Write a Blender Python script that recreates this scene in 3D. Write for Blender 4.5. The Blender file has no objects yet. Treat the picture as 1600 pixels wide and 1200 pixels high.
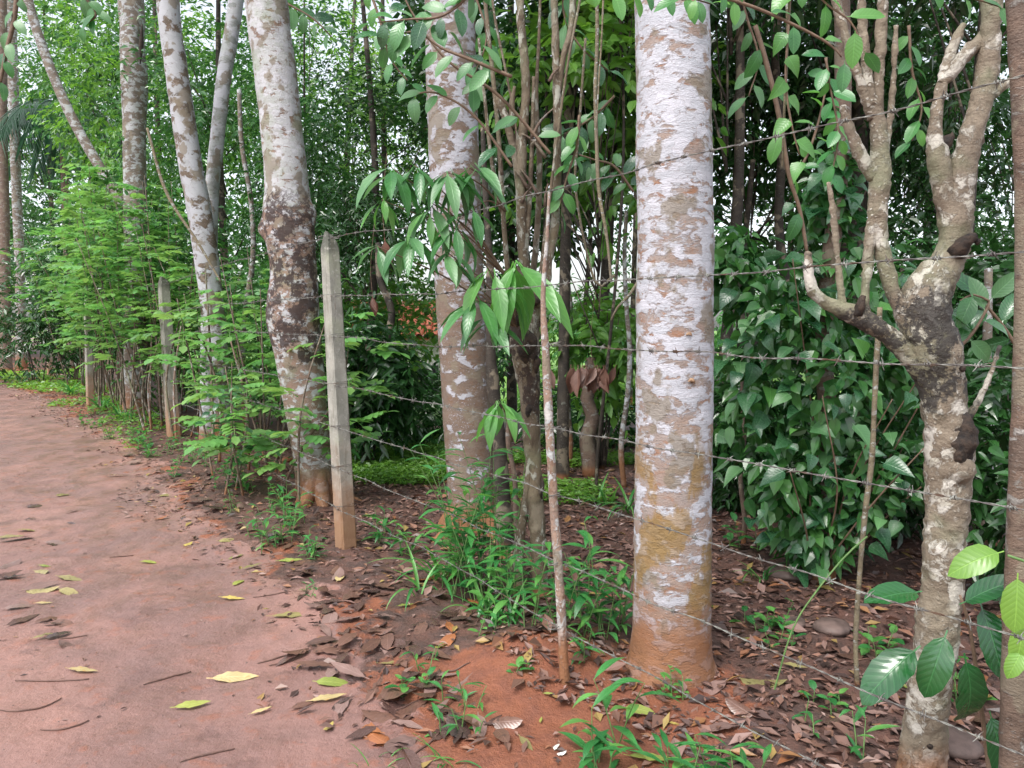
import bpy, math, random
import numpy as np
from mathutils import Vector, Matrix
S = bpy.context.scene
COL = S.collection
R = math.radians
random.seed(7)
rg = np.random.default_rng(11)

# ------------------------------------------------------------------ camera, sky, sun, exposure
F = 1180.0; PITCH = R(4.55); CAMZ = 1.5
cam = bpy.data.cameras.new('camera'); camo = bpy.data.objects.new('camera', cam); COL.objects.link(camo)
camo.location = (0, 0, CAMZ); camo.rotation_euler = (R(90) - PITCH, 0, 0)
cam.sensor_width = 36; cam.lens = 36 * F / 1600; cam.clip_start = .02; cam.clip_end = 600
S.camera = camo
W = bpy.data.worlds.new('World'); S.world = W; W.use_nodes = True
wn = W.node_tree; bg = wn.nodes['Background']
sky = wn.nodes.new('ShaderNodeTexSky'); sky.sky_type = 'NISHITA'; sky.sun_disc = False
SUN_EL, SUN_AZ = R(58), R(215)
sky.sun_elevation = SUN_EL; sky.sun_rotation = SUN_AZ; sky.air_density = 1.0; sky.dust_density = 3.0
hs = wn.nodes.new('ShaderNodeHueSaturation'); hs.inputs['Saturation'].default_value = .34
wn.links.new(sky.outputs[0], hs.inputs['Color']); wn.links.new(hs.outputs[0], bg.inputs[0])
bg.inputs[1].default_value = .15
sl = bpy.data.lights.new('sun', 'SUN'); sl.energy = 1.2; sl.angle = R(25); sl.color = (1, .97, .92)
so = bpy.data.objects.new('sun', sl); COL.objects.link(so)
sd = Vector((math.sin(SUN_AZ) * math.cos(SUN_EL), math.cos(SUN_AZ) * math.cos(SUN_EL), math.sin(SUN_EL)))
so.rotation_euler = sd.to_track_quat('Z', 'Y').to_euler(); so.location = (0, 0, 30)
S.view_settings.view_transform = 'Standard'; S.view_settings.look = 'None'
S.view_settings.gamma = 1; S.view_settings.exposure = 1.3; S.view_settings.use_curve_mapping = False
S.cycles.max_bounces = 6; S.cycles.diffuse_bounces = 2; S.cycles.glossy_bounces = 2; S.cycles.transmission_bounces = 4
S.cycles.use_denoising = True

# ------------------------------------------------------------------ helpers
cP, sP = math.cos(PITCH), math.sin(PITCH)
def ray(px, py):
    a = (px - 800) / F; b = (600 - py) / F
    return np.array([a, cP + b * sP, -sP + b * cP])
def at(px, py, Y):
    d = ray(px, py); t = Y / d[1]
    return np.array([d[0] * t, Y, CAMZ + d[2] * t])
def gnd(px, py, z=0.0):
    d = ray(px, py); t = (z - CAMZ) / d[2]
    return np.array([d[0] * t, d[1] * t, z])
def gp(px, py):
    p = gnd(px, py)
    for _ in range(4): p = gnd(px, py, float(hz(p[0], p[1])))
    return p

def _h(ix, iy, iz, seed):
    n = (ix.astype(np.int64) * 374761393 + iy.astype(np.int64) * 668265263 + iz.astype(np.int64) * 2147483647 + seed * 974634777) & 0xffffffff
    n = ((n ^ (n >> 13)) * 1274126177) & 0xffffffff
    n = ((n ^ (n >> 16)) * 2246822519) & 0xffffffff
    return ((n ^ (n >> 15)) & 0xffffff) / 0xffffff
def vn(p, seed=0):
    p = np.asarray(p, float); i = np.floor(p); f = p - i; f = f * f * (3 - 2 * f)
    ix, iy, iz = i[..., 0], i[..., 1], i[..., 2]; r = 0
    for dx in (0, 1):
        for dy in (0, 1):
            for dz in (0, 1):
                w = (f[..., 0] if dx else 1 - f[..., 0]) * (f[..., 1] if dy else 1 - f[..., 1]) * (f[..., 2] if dz else 1 - f[..., 2])
                r = r + w * _h(ix + dx, iy + dy, iz + dz, seed)
    return r * 2 - 1
def fbm(p, seed=0, o=4):
    p = np.asarray(p, float); r = 0; a = 1; s = 0
    for k in range(o):
        r = r + a * vn(p * 2 ** k, seed + k * 17); s += a; a *= .5
    return r / s
def sst(a, b, x):
    t = np.clip((np.asarray(x, float) - a) / (b - a), 0, 1); return t * t * (3 - 2 * t)
def nrm(v): 
    v = np.asarray(v, float); return v / np.maximum(np.linalg.norm(v, axis=-1, keepdims=True), 1e-9)

# fence line
P1 = np.array([-1.12, 5.0]); FD = np.array([-.5634, .8262]); FN = np.array([-.8262, -.5634])
def fq(x, y): return (x - P1[0]) * FN[0] + (y - P1[1]) * FN[1]
def ft(x, y): return (x - P1[0]) * FD[0] + (y - P1[1]) * FD[1]
def fpt(t, q=0): return P1 + FD * t + FN * q
def edge_q(x, y):
    t = ft(x, y)
    return .62 + .35 * sst(-2, -4.5, t) + .45 * sst(6, 12, t) + 1.1 * sst(12, 22, t)
BASES = [(.67, 3.2, -.01, .30), (-.26, 5.3, .04, .35), (-1.62, 6.3, -.02, .4), (-1.12, 5.0, -.06, .55), (-4.46, 9.9, .02, .25), (1.27, 2.35, .04, .22), (.15, 3.95, .04, .25), (.21, 3.02, -.02, .25)]
def hz(x, y):
    x = np.asarray(x, float); y = np.asarray(y, float)
    p = np.stack([x, y, np.zeros_like(x)], -1)
    q = fq(x, y); e = edge_q(x, y)
    path = sst(e - .25, e + .35, q)
    z = .05 * fbm(p * .45, 3, 3) * (1 - path * .5)
    z = z + .015 * np.exp(-((q - e + .55) / .35) ** 2) - .03 * path
    z = z + .10 * np.exp(-((x - .08) ** 2 + (y - 3.28) ** 2) / .09)
    z = z + .012 * fbm(p * 4, 5, 4) * (1 + 1.2 * (1 - path)) + .006 * fbm(p * 22, 9, 3) * (1.6 - path)
    z = z - .022 * path * np.maximum(0, vn(p * np.array([2.3, 1.7, 1]), 31)) ** 1.5
    for (bx, by, ba, bs) in BASES: z = z + ba * np.exp(-((x - bx) ** 2 + (y - by) ** 2) / bs ** 2)
    cl = np.maximum(0, vn(p * np.array([7, 9, 1]), 61)) ** 2; z = z + .016 * cl * sst(.1, .5, vn(p * .8, 62)) * path
    z = z + .02 * fbm(p * np.array([3, 6, 1]), 63, 3) * sst(e + 1.2, e + 1.9, q)
    z = z - .9 * sst(12, 20, y) * sst(-3, -7, q)
    return z

class MB:
    def __init__(s): s.V = []; s.Q = []; s.T = []; s.tq = []; s.tt = []; s.n = 0
    def add(s, V, Q=None, T=None, tint=.5):
        V = np.asarray(V, float).reshape(-1, 3)
        if Q is not None and len(Q):
            Q = np.asarray(Q, int).reshape(-1, 4); s.Q.append(Q + s.n); s.tq.append(np.broadcast_to(tint, (len(Q),)))
        if T is not None and len(T):
            T = np.asarray(T, int).reshape(-1, 3); s.T.append(T + s.n); s.tt.append(np.broadcast_to(tint, (len(T),)))
        s.V.append(V); s.n += len(V)
    def mesh(s, name, mat, origin=(0, 0, 0), smooth=True):
        V = np.concatenate(s.V) - np.asarray(origin, float)
        Q = np.concatenate(s.Q) if s.Q else np.zeros((0, 4), int); T = np.concatenate(s.T) if s.T else np.zeros((0, 3), int)
        m = bpy.data.meshes.new(name); m.vertices.add(len(V)); m.vertices.foreach_set('co', V.astype(np.float32).ravel())
        nq, nt = len(Q), len(T)
        m.loops.add(nq * 4 + nt * 3); m.polygons.add(nq + nt)
        m.loops.foreach_set('vertex_index', np.concatenate([Q.ravel(), T.ravel()]).astype(np.int32))
        ls = np.concatenate([np.arange(nq) * 4, nq * 4 + np.arange(nt) * 3]).astype(np.int32)
        m.polygons.foreach_set('loop_start', ls)
        m.polygons.foreach_set('use_smooth', np.full(nq + nt, smooth))
        a = m.attributes.new('tint', 'FLOAT', 'FACE')
        a.data.foreach_set('value', np.concatenate([np.concatenate(s.tq) if s.tq else np.zeros(0), np.concatenate(s.tt) if s.tt else np.zeros(0)]).astype(np.float32))
        m.update(calc_edges=True)
        if mat: m.materials.append(mat)
        return m

def tag(o, label=None, cat=None, group=None, kind=None):
    if label: o['label'] = label
    if cat: o['category'] = cat
    if group: o['group'] = group
    if kind: o['kind'] = kind
    return o
def root(name, loc, label, cat, group=None, kind=None):
    o = bpy.data.objects.new(name, None); o.empty_display_size = .1; COL.objects.link(o); o.location = [float(v) for v in loc]
    return tag(o, label, cat, group, kind)
def part(name, mb, mat, parent, smooth=True, kind=None):
    """a mesh in world coordinates, stored relative to its thing's base"""
    org = world_loc(parent)
    o = bpy.data.objects.new(name, mb.mesh(name, mat, org, smooth)); COL.objects.link(o); o.parent = parent
    if kind: o['kind'] = kind
    return o
def world_loc(o):
    v = Vector((0, 0, 0))
    while o is not None: v = v + o.location; o = o.parent
    return np.array(v)
def single(name, mb, mat, loc, label, cat, group=None, kind=None, smooth=True):
    o = bpy.data.objects.new(name, mb.mesh(name, mat, loc, smooth)); COL.objects.link(o); o.location = [float(v) for v in loc]
    return tag(o, label, cat, group, kind)
def rotm(d, up):
    y = nrm(d); u = np.asarray(up, float); x = np.cross(y, u)
    if np.linalg.norm(x) < 1e-4: x = np.cross(y, [1, .1, .2])
    x = nrm(x); z = np.cross(x, y)
    return Matrix(((x[0], y[0], z[0]), (x[1], y[1], z[1]), (x[2], y[2], z[2])))
def place(mesh, name, p, d, up, s, parent=None):
    o = bpy.data.objects.new(name, mesh); COL.objects.link(o)
    if parent is not None: o.parent = parent; p = np.asarray(p, float) - world_loc(parent)
    M = rotm(d, up).to_4x4() @ Matrix.Diagonal((s, s, s, 1)); M.translation = Vector([float(v) for v in p])
    o.matrix_basis = M
    return o

def crom(P, step):
    P = np.asarray(P, float)
    if len(P) == 2: P = np.array([P[0], (P[0] + P[1]) / 2, P[1]])
    E = np.vstack([2 * P[0] - P[1], P, 2 * P[-1] - P[-2]]); out = []
    for i in range(1, len(E) - 2):
        L = np.linalg.norm(E[i + 1, :3] - E[i, :3]); n = max(2, int(L / step))
        t = np.linspace(0, 1, n, endpoint=False)[:, None]
        a, b, c, d = E[i - 1], E[i], E[i + 1], E[i + 2]
        out.append(.5 * ((2 * b) + (c - a) * t + (2 * a - 5 * b + 4 * c - d) * t ** 2 + (3 * b - a - 3 * c + d) * t ** 3))
    out.append(P[-1:]); return np.concatenate(out)
def tube(mb, P, nseg=8, step=.1, lump=0., lf=6., seed=0, bulge=(), tint=.5, cap=True, fine=0.):
    C = crom(P, step); n = len(C); X = C[:, :3]; r = np.maximum(C[:, 3], .0004)
    T = nrm(np.gradient(X, axis=0)); ref = np.array([0.13, .97, .05]); 
    if abs(T[:, 1]).mean() > .8: ref = np.array([0, .1, 1.])
    A = nrm(np.cross(T, ref)); B = np.cross(T, A)
    th = np.linspace(0, 2 * np.pi, nseg, endpoint=False)
    dirs = A[:, None, :] * np.cos(th)[None, :, None] + B[:, None, :] * np.sin(th)[None, :, None]
    rr = np.repeat(r[:, None], nseg, 1)
    base = X[:, None, :] + dirs * rr[..., None]
    if lump: rr = rr * (1 + lump * fbm(base * lf, seed, 3))
    if fine: rr = rr + fine * fbm(base * 45 * np.array([1, 1, 1.8]), seed + 5, 3)
    V = X[:, None, :] + dirs * rr[..., None]
    for (bx, by, bz, amp, sz) in bulge:
        d2 = ((V - np.array([bx, by, bz])) ** 2).sum(-1); V = V + dirs * (amp * np.exp(-d2 / sz ** 2))[..., None]
    i = np.arange(n - 1)[:, None] * nseg; j = np.arange(nseg)[None, :]; k = (j + 1) % nseg
    Q = np.stack([i + j, i + k, i + nseg + k, i + nseg + j], -1).reshape(-1, 4)
    VV = V.reshape(-1, 3); Tt = None
    if cap:
        VV = np.vstack([VV, X[-1] + T[-1] * r[-1] * .3, X[0]])
        a = (n - 1) * nseg; jj = np.arange(nseg); kk = (jj + 1) % nseg
        Tt = np.vstack([np.stack([a + jj, a + kk, np.full(nseg, n * nseg)], -1), np.stack([kk, jj, np.full(nseg, n * nseg + 1)], -1)])
    mb.add(VV, Q, Tt, tint)
def pxpath(pts, Y):
    """(px, py, width px[, dY]) in the photograph's pixels at distance Y -> real points with radii"""
    out = []
    for p in pts:
        y = Y + (p[3] if len(p) > 3 else 0); a = at(p[0], p[1], y); out.append([*a, p[2] / 2 / F * y])
    return np.array(out)
def thru(p, q, n, wob, seed):
    p = np.asarray(p, float); q = np.asarray(q, float); t = np.linspace(0, 1, n)[:, None]; r = np.random.default_rng(seed)
    X = p + (q - p) * t; X[1:-1, :3] += r.normal(0, wob, (n - 2, 3)) if n > 2 else 0
    return X

# ------------------------------------------------------------------ materials
class G:
    def __init__(s, name):
        s.m = bpy.data.materials.new(name); s.m.use_nodes = True; s.t = s.m.node_tree; s.t.nodes.clear()
        s.out = s.t.nodes.new('ShaderNodeOutputMaterial')
    def n(s, ty, ins=None, **pr):
        nd = s.t.nodes.new('ShaderNode' + ty)
        for k, v in pr.items(): setattr(nd, k, v)
        for k, v in (ins or {}).items():
            sk = nd.inputs[k]
            if hasattr(v, 'is_linked') or isinstance(v, bpy.types.NodeSocket): s.t.links.new(v, sk)
            else:
                if isinstance(v, tuple) and len(v) == 3 and len(sk.default_value) == 4: v = (*v, 1)
                sk.default_value = v
        return nd
    def math(s, op, a, b=0., c=None, clamp=False):
        d = {0: a, 1: b}
        if c is not None: d[2] = c
        return s.n('Math', d, operation=op, use_clamp=clamp).outputs[0]
    def mix(s, f, a, b, blend='MIX'):
        nd = s.t.nodes.new('ShaderNodeMix'); nd.data_type = 'RGBA'; nd.blend_type = blend
        for i, v in ((0, f), (6, a), (7, b)):
            sk = nd.inputs[i]
            if isinstance(v, bpy.types.NodeSocket): s.t.links.new(v, sk)
            else: sk.default_value = (*v, 1) if isinstance(v, tuple) and len(v) == 3 else v
        return nd.outputs[2]
    def step(s, x, a, b):
        return s.n('MapRange', {0: x, 1: a, 2: b, 3: 0., 4: 1.}, interpolation_type='SMOOTHSTEP').outputs[0]
    def noise(s, vec, scale, detail=4, rough=.55, dist=0.):
        return s.n('TexNoise', {'Vector': vec, 'Scale': scale, 'Detail': detail, 'Roughness': rough, 'Distortion': dist}).outputs[0]
    def pos(s, sc=(1, 1, 1)):
        p = s.n('NewGeometry').outputs['Position']
        return s.n('Mapping', {0: p, 3: sc}).outputs[0]
    def princ(s, col, rough, bump=None, bs=.5, bd=.01, spec=.5, **kw):
        d = {'Base Color': col, 'Roughness': rough, 'Specular IOR Level': spec}; d.update(kw)
        if bump is not None: d['Normal'] = s.n('Bump', {'Strength': bs, 'Distance': bd, 'Height': bump}).outputs[0]
        return s.n('BsdfPrincipled', d).outputs[0]
    def end(s, sh): s.t.links.new(sh, s.out.inputs[0]); return s.m

def leaf_mat(name, c1, c2, rough=.38, tr=.3, veins=0., mode='attr', spot=None, tcol=1.6, big=.0):
    g = G(name)
    if mode == 'attr': f = g.n('Attribute', attribute_name='tint').outputs['Fac']
    else: f = g.n('ObjectInfo').outputs['Random']
    col = g.mix(f, c1, c2)
    P = g.pos()
    col = g.mix(g.math('MULTIPLY', g.step(g.noise(P, 9, 3), .45, .75), .35), col, tuple(min(1, c * 1.5) for c in c2))
    bump = None
    if veins:
        uv = g.n('UVMap').outputs[0]; sep = g.n('SeparateXYZ', {0: uv})
        u = g.math('ABSOLUTE', g.math('SUBTRACT', sep.outputs[0], .5)); v = sep.outputs[1]
        mid = g.math('SUBTRACT', 1., g.step(u, .008, .035))
        w = g.math('ABSOLUTE', g.math('SUBTRACT', g.math('FRACT', g.math('SUBTRACT', g.math('MULTIPLY', v, 9.), g.math('MULTIPLY', u, 4.))), .5))
        lat = g.math('SUBTRACT', 1., g.step(w, .02, .12))
        vv = g.math('MAXIMUM', mid, g.math('MULTIPLY', lat, .45))
        col = g.mix(g.math('MULTIPLY', vv, veins), col, tuple(min(1, c * 1.9 + .02) for c in c2))
        bump = g.math('ADD', g.math('MULTIPLY', w, .6), g.math('MULTIPLY', mid, -.6))
    if spot:
        s_ = g.step(g.noise(P, 42, 4), .58, .68); col = g.mix(g.math('MULTIPLY', s_, .8), col, spot)
    rr = g.n('MapRange', {0: g.noise(P, 60, 2), 3: rough * .62, 4: rough * 1.2}).outputs[0]
    pr = g.princ(col, rr, bump, .35, .004, .75)
    if tr:
        tc = g.mix(.5, col, (0, 0, 0), 'MIX'); tcc = g.n('HueSaturation', {'Color': col, 'Hue': .485, 'Saturation': 1.1, 'Value': tcol}).outputs[0]
        t = g.n('BsdfTranslucent', {'Color': tcc}).outputs[0]
        pr = g.n('MixShader', {0: tr, 1: pr, 2: t}).outputs[0]
    return g.end(pr)

M = {}
M['dark'] = leaf_mat('dark_leaf', (.012, .045, .013), (.036, .115, .028), .26, .25)
M['mid'] = leaf_mat('mid_leaf', (.024, .10, .028), (.075, .21, .05), .26, .3)
M['bright'] = leaf_mat('bright_leaf', (.055, .17, .03), (.16, .34, .06), .42, .4)
M['lime'] = leaf_mat('lime_leaf', (.08, .21, .035), (.19, .37, .07), .45, .45)
M['olive'] = leaf_mat('olive_leaf', (.03, .085, .03), (.085, .16, .06), .4, .3)
M['frond'] = leaf_mat('frond_leaf', (.085, .215, .055), (.19, .36, .095), .4, .38, mode='rand')
M['frond2'] = leaf_mat('frond_leaf_light', (.09, .26, .07), (.16, .38, .10), .4, .42, mode='rand')
M['palm'] = leaf_mat('palm_leaf', (.012, .05, .025), (.03, .10, .045), .35, .2)
M['n_dark'] = leaf_mat('pepper_leaf', (.022, .082, .038), (.05, .145, .058), .3, .22, .35, 'rand')
M['n_mid'] = leaf_mat('green_leaf', (.03, .13, .035), (.07, .22, .06), .34, .3, .35, 'rand')
M['n_light'] = leaf_mat('light_leaf', (.075, .24, .055), (.13, .33, .08), .36, .42, .3, 'rand')
M['n_yel'] = leaf_mat('yellow_green_leaf', (.15, .33, .05), (.21, .38, .07), .36, .45, .35, 'rand')
M['n_dull'] = leaf_mat('dull_green_leaf', (.065, .18, .07), (.11, .25, .095), .42, .3, .3, 'rand')
M['coffee'] = leaf_mat('coffee_leaf', (.008, .06, .016), (.02, .10, .026), .2, .15, .5, 'rand')
M['herb'] = leaf_mat('herb_leaf', (.022, .13, .035), (.06, .24, .06), .33, .3, .2, 'rand')
M['herbl'] = leaf_mat('herb_leaf_light', (.07, .24, .05), (.13, .34, .08), .36, .35, .2, 'rand')
M['l_yellow'] = leaf_mat('fallen_yellow', (.36, .29, .075), (.46, .36, .10), .45, .1, .25, 'rand', (.30, .14, .05))
M['l_cream'] = leaf_mat('fallen_cream', (.38, .30, .14), (.50, .40, .19), .5, .1, .3, 'rand', (.45, .25, .08))
M['l_ygreen'] = leaf_mat('fallen_yellow_green', (.20, .25, .055), (.30, .33, .075), .4, .15, .3, 'rand')
M['l_olive'] = leaf_mat('fallen_olive', (.19, .17, .07), (.28, .23, .09), .45, .05, .3, 'rand', (.10, .06, .03))
M['l_brown'] = leaf_mat('fallen_brown', (.085, .045, .036), (.15, .078, .056), .38, .05, .3, 'rand', (.05, .03, .025))
M['l_dark'] = leaf_mat('fallen_dark', (.045, .028, .026), (.09, .05, .042), .3, .0, .3, 'rand')
M['l_pink'] = leaf_mat('fallen_pink_grey', (.16, .10, .088), (.23, .145, .125), .36, .05, .25, 'rand')
M['l_rust'] = leaf_mat('fallen_rust', (.22, .075, .03), (.29, .11, .04), .45, .08, .3, 'rand')
M['l_white'] = leaf_mat('fallen_white_petal', (.75, .74, .68), (.8, .8, .74), .5, .1, .1, 'rand')
M['dry'] = leaf_mat('dry_leaf', (.09, .04, .028), (.16, .075, .05), .6, .1, .3, 'rand')

def litter_mat():
    g = G('litter'); f = g.n('Attribute', attribute_name='tint').outputs['Fac']
    r = g.n('ValToRGB', {0: f}); e = r.color_ramp.elements
    e[1].position = 1.; e[1].color = (.20, .22, .07, 1)
    for p, c in ((0, (.035, .022, .02)), (.25, (.09, .05, .042)), (.5, (.17, .09, .065)), (.7, (.24, .15, .13)), (.86, (.22, .09, .04)), (.95, (.30, .24, .08))):
        x = e[0] if p == 0 else e.new(p); x.position = p; x.color = (*c, 1)
    return g.end(g.princ(r.outputs[0], .42, None, spec=.5))
M['litter'] = litter_mat()

def bark(name, b1, b2, b3, li=(.52, .53, .58), li2=(.40, .42, .42), thr=.5, sc=13., soil=.45, ochre=0., moss=(9, 9.1), mossc=(.042, .026, .024), green=0., grad=None, rough=.7, soilc=(.30, .125, .05), zs=1.7, spots=.5):
    g = G(name); P = g.pos((1, 1, zs)); P1_ = g.pos()
    z = g.n('SeparateXYZ', {0: P1_}).outputs[2]
    wob = g.n('TexNoise', {'Vector': P, 'Scale': 9., 'Detail': 4.}).outputs[1]
    Pd = g.n('VectorMath', {0: P, 1: g.n('VectorMath', {0: wob, 3: .10}, operation='SCALE').outputs[0]}, operation='ADD').outputs[0]
    v = g.n('TexVoronoi', {'Vector': Pd, 'Scale': sc}); cell = g.n('SeparateColor', {0: v.outputs['Color']})
    ve = g.n('TexVoronoi', {'Vector': Pd, 'Scale': sc}, feature='DISTANCE_TO_EDGE').outputs[0]
    reg = g.noise(P, 3.0, 3); det = g.noise(P, 30, 6, .65)
    m = g.math('ADD', g.noise(Pd, sc * .62, 9, .66), g.math('MULTIPLY', cell.outputs[0], .13))
    if grad: m = g.math('ADD', m, g.math('MULTIPLY', g.step(z, grad[0], grad[1]), grad[2]))
    lich = g.step(m, thr - .082, thr - .002)
    lines = g.noise(g.pos((1, 1, 7)), 11, 5, .6)
    sp = g.n('TexVoronoi', {'Vector': Pd, 'Scale': 55.}); spm = g.math('MULTIPLY', g.math('SUBTRACT', 1., g.step(sp.outputs[0], .16, .30)), g.step(g.noise(P, 5, 2), .45, .6))
    lich = g.math('MAXIMUM', lich, g.math('MULTIPLY', spm, spots))
    base = g.mix(g.step(g.noise(P, 7, 5, .6), .35, .65), b1, b2)
    base = g.mix(g.step(g.noise(P, 16, 6, .65), .5, .68), base, b3)
    base = g.mix(g.math('MULTIPLY', g.step(lines, .56, .70), .30), base, tuple(c * .5 for c in b1))
    base = g.mix(g.math('MULTIPLY', g.step(g.noise(P, 110, 4, .7), .45, .75), .5), base, tuple(c * .45 for c in b1))
    lc = g.mix(cell.outputs[1], li, li2)
    lc = g.mix(g.math('MULTIPLY', g.math('SUBTRACT', 1., g.step(ve, .0, .022)), .38), lc, (.20, .16, .15))
    lc = g.mix(g.math('MULTIPLY', g.step(lines, .58, .68), .16), lc, (.26, .21, .2))
    lc = g.mix(g.math('MULTIPLY', g.step(g.noise(P1_, 80, 5, .7), .5, .8), .35), lc, (.30, .26, .25))
    col = g.mix(lich, base, lc)
    col = g.mix(g.math('MULTIPLY', g.step(g.noise(g.pos((1, 1, .9)), 7., 4), .54, .60), .8), col, (.20, .165, .12))
    if green: col = g.mix(g.math('MULTIPLY', g.step(g.noise(P1_, 4., 4), .5, .68), green), col, (.20, .25, .14))
    if ochre:
        om = g.math('MULTIPLY', g.step(g.noise(g.pos((1, 1, .5)), 7.5, 5), .50, .56), g.math('MULTIPLY', g.math('SUBTRACT', 1., g.step(z, .85, 1.15)), g.step(z, .1, .35)))
        col = g.mix(g.math('MULTIPLY', om, ochre), col, (.24, .145, .04))
    if moss:
        zz = g.math('ADD', z, g.math('SUBTRACT', g.math('MULTIPLY', g.noise(P1_, 4, 6, .65), 1.5), .5))
        mm = g.math('MULTIPLY', g.step(zz, moss[0] + .2, moss[0] + .32), g.math('SUBTRACT', 1., g.step(zz, moss[1] + .2, moss[1] + .32)))
        mm = g.math('MULTIPLY', mm, g.step(g.noise(P1_, 8, 9, .78), .46, .51)); col = g.mix(g.math('MULTIPLY', mm, .93), col, mossc)
    sm = g.math('SUBTRACT', 1., g.step(g.math('ADD', z, g.math('MULTIPLY', g.math('SUBTRACT', g.noise(P1_, 5, 5), .5), soil * .9)), soil * .35, soil * 1.05))
    col = g.mix(g.math('MULTIPLY', sm, .85), col, g.mix(g.noise(P1_, 14, 5), soilc, tuple(c * .6 for c in soilc)))
    h = g.math('ADD', g.math('ADD', g.math('MULTIPLY', lich, .35), g.math('MULTIPLY', lines, -.35)), g.math('ADD', g.math('MULTIPLY', det, .7), g.math('MULTIPLY', g.noise(P, 120, 4), .35)))
    return g.end(g.princ(col, rough, h, .85, .009, .35))
M['bark_big'] = bark('bark_pale_trunk', (.29, .245, .225), (.30, .22, .18), (.28, .145, .085), thr=.64, grad=(.55, 1.35, .08), ochre=.75, li=(.51, .51, .56), li2=(.41, .42, .46), soil=.42, sc=16, zs=2.0)
M['bark_two'] = bark('bark_second_trunk', (.17, .125, .10), (.20, .145, .11), (.19, .115, .075), thr=.69, grad=(1.2, 2.3, .10), li=(.46, .46, .51), li2=(.36, .36, .39), soil=.35, sc=14, spots=.9)
M['bark_post'] = bark('bark_mossy_trunk', (.22, .16, .13), (.26, .17, .125), (.18, .11, .08), thr=.63, grad=(2.3, 2.6, .11), li=(.48, .48, .51), li2=(.38, .39, .38), moss=(1.25, 2.5), green=.45, soil=.35, sc=18)
M['bark_far'] = bark('bark_far_trunk', (.14, .12, .10), (.19, .15, .12), (.15, .10, .07), thr=.62, li=(.42, .43, .45), li2=(.33, .35, .33), sc=14, soil=.5)
M['bark_far2'] = bark('bark_blotched_trunk', (.10, .08, .06), (.17, .125, .09), (.12, .08, .055), thr=.60, grad=(1.6, 2.4, .04), li=(.42, .43, .46), li2=(.34, .35, .36), sc=9, soil=.5, zs=1.3)
M['bark_smooth'] = bark('bark_smooth_grey', (.27, .29, .28), (.33, .34, .33), (.20, .20, .17), thr=.58, sc=5, soil=.3, green=.3)
M['bark_poll'] = bark('bark_pollard', (.165, .13, .095), (.235, .19, .14), (.10, .07, .048), thr=.645, grad=(1.5, 1.8, -.03), sc=24, li=(.50, .47, .42), li2=(.36, .33, .27), moss=(1.30, 1.68), mossc=(.035, .03, .028), soil=.2, spots=.9, zs=1.0, green=.35)
M['bark_stem'] = bark('bark_stem', (.11, .082, .055), (.17, .13, .085), (.07, .048, .032), thr=.68, moss=(1.05, 1.62), mossc=(.035, .02, .016), green=.3, sc=26, li=(.38, .37, .32), li2=(.28, .28, .23), soil=.15, spots=.9, zs=.6)
M['bark_stake'] = bark('bark_stake', (.24, .165, .13), (.30, .205, .155), (.19, .11, .07), thr=.655, sc=34, soil=.35, zs=.8, li=(.46, .44, .42))
M['bark_dark'] = bark('bark_dark', (.034, .027, .022), (.06, .047, .036), (.026, .02, .016), thr=.80, sc=14, li=(.2, .2, .18), li2=(.14, .15, .12), soil=.08)
M['bark_brown'] = bark('bark_brown', (.12, .085, .066), (.17, .115, .085), (.09, .06, .045), thr=.71, sc=14, li=(.28, .26, .24), li2=(.2, .19, .17), soil=.14)
M['vine'] = bark('bark_vine', (.17, .14, .09), (.23, .19, .12), (.10, .075, .045), thr=.70, sc=30, li=(.36, .36, .3), soil=.05, spots=.3)

def simple(name, c1, c2, scale=12, rough=.7, bump=.3, bd=.005, spec=.4):
    g = G(name); P = g.pos(); f = g.noise(P, scale, 6, .6)
    return g.end(g.princ(g.mix(g.step(f, .3, .7), c1, c2), rough, f, bump, bd, spec))
M['rot'] = simple('rotten_wood', (.012, .009, .008), (.05, .032, .022), 40, .8, 1., .01)
M['cut'] = simple('broken_wood', (.24, .14, .08), (.36, .24, .15), 60, .8, .6)
M['rock'] = simple('stone', (.08, .055, .048), (.16, .11, .095), 14, .6, .5)
M['twig'] = simple('twig_wood', (.09, .05, .04), (.16, .09, .07), 40, .6)
M['greenstem'] = simple('green_stem', (.08, .17, .05), (.13, .22, .07), 30, .5)
M['brownstem'] = simple('brown_stem', (.12, .075, .05), (.18, .12, .08), 30, .6)
M['clay'] = simple('fired_clay_tile', (.50, .13, .07), (.62, .22, .13), 8, .7)
M['plaster'] = simple('white_plaster', (.72, .70, .68), (.8, .78, .76), 4, .7)
M['glassy'] = simple('dark_window', (.02, .02, .025), (.04, .04, .05), 4, .15)
M['woodd'] = simple('door_wood', (.18, .09, .05), (.25, .13, .07), 10, .6)

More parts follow.
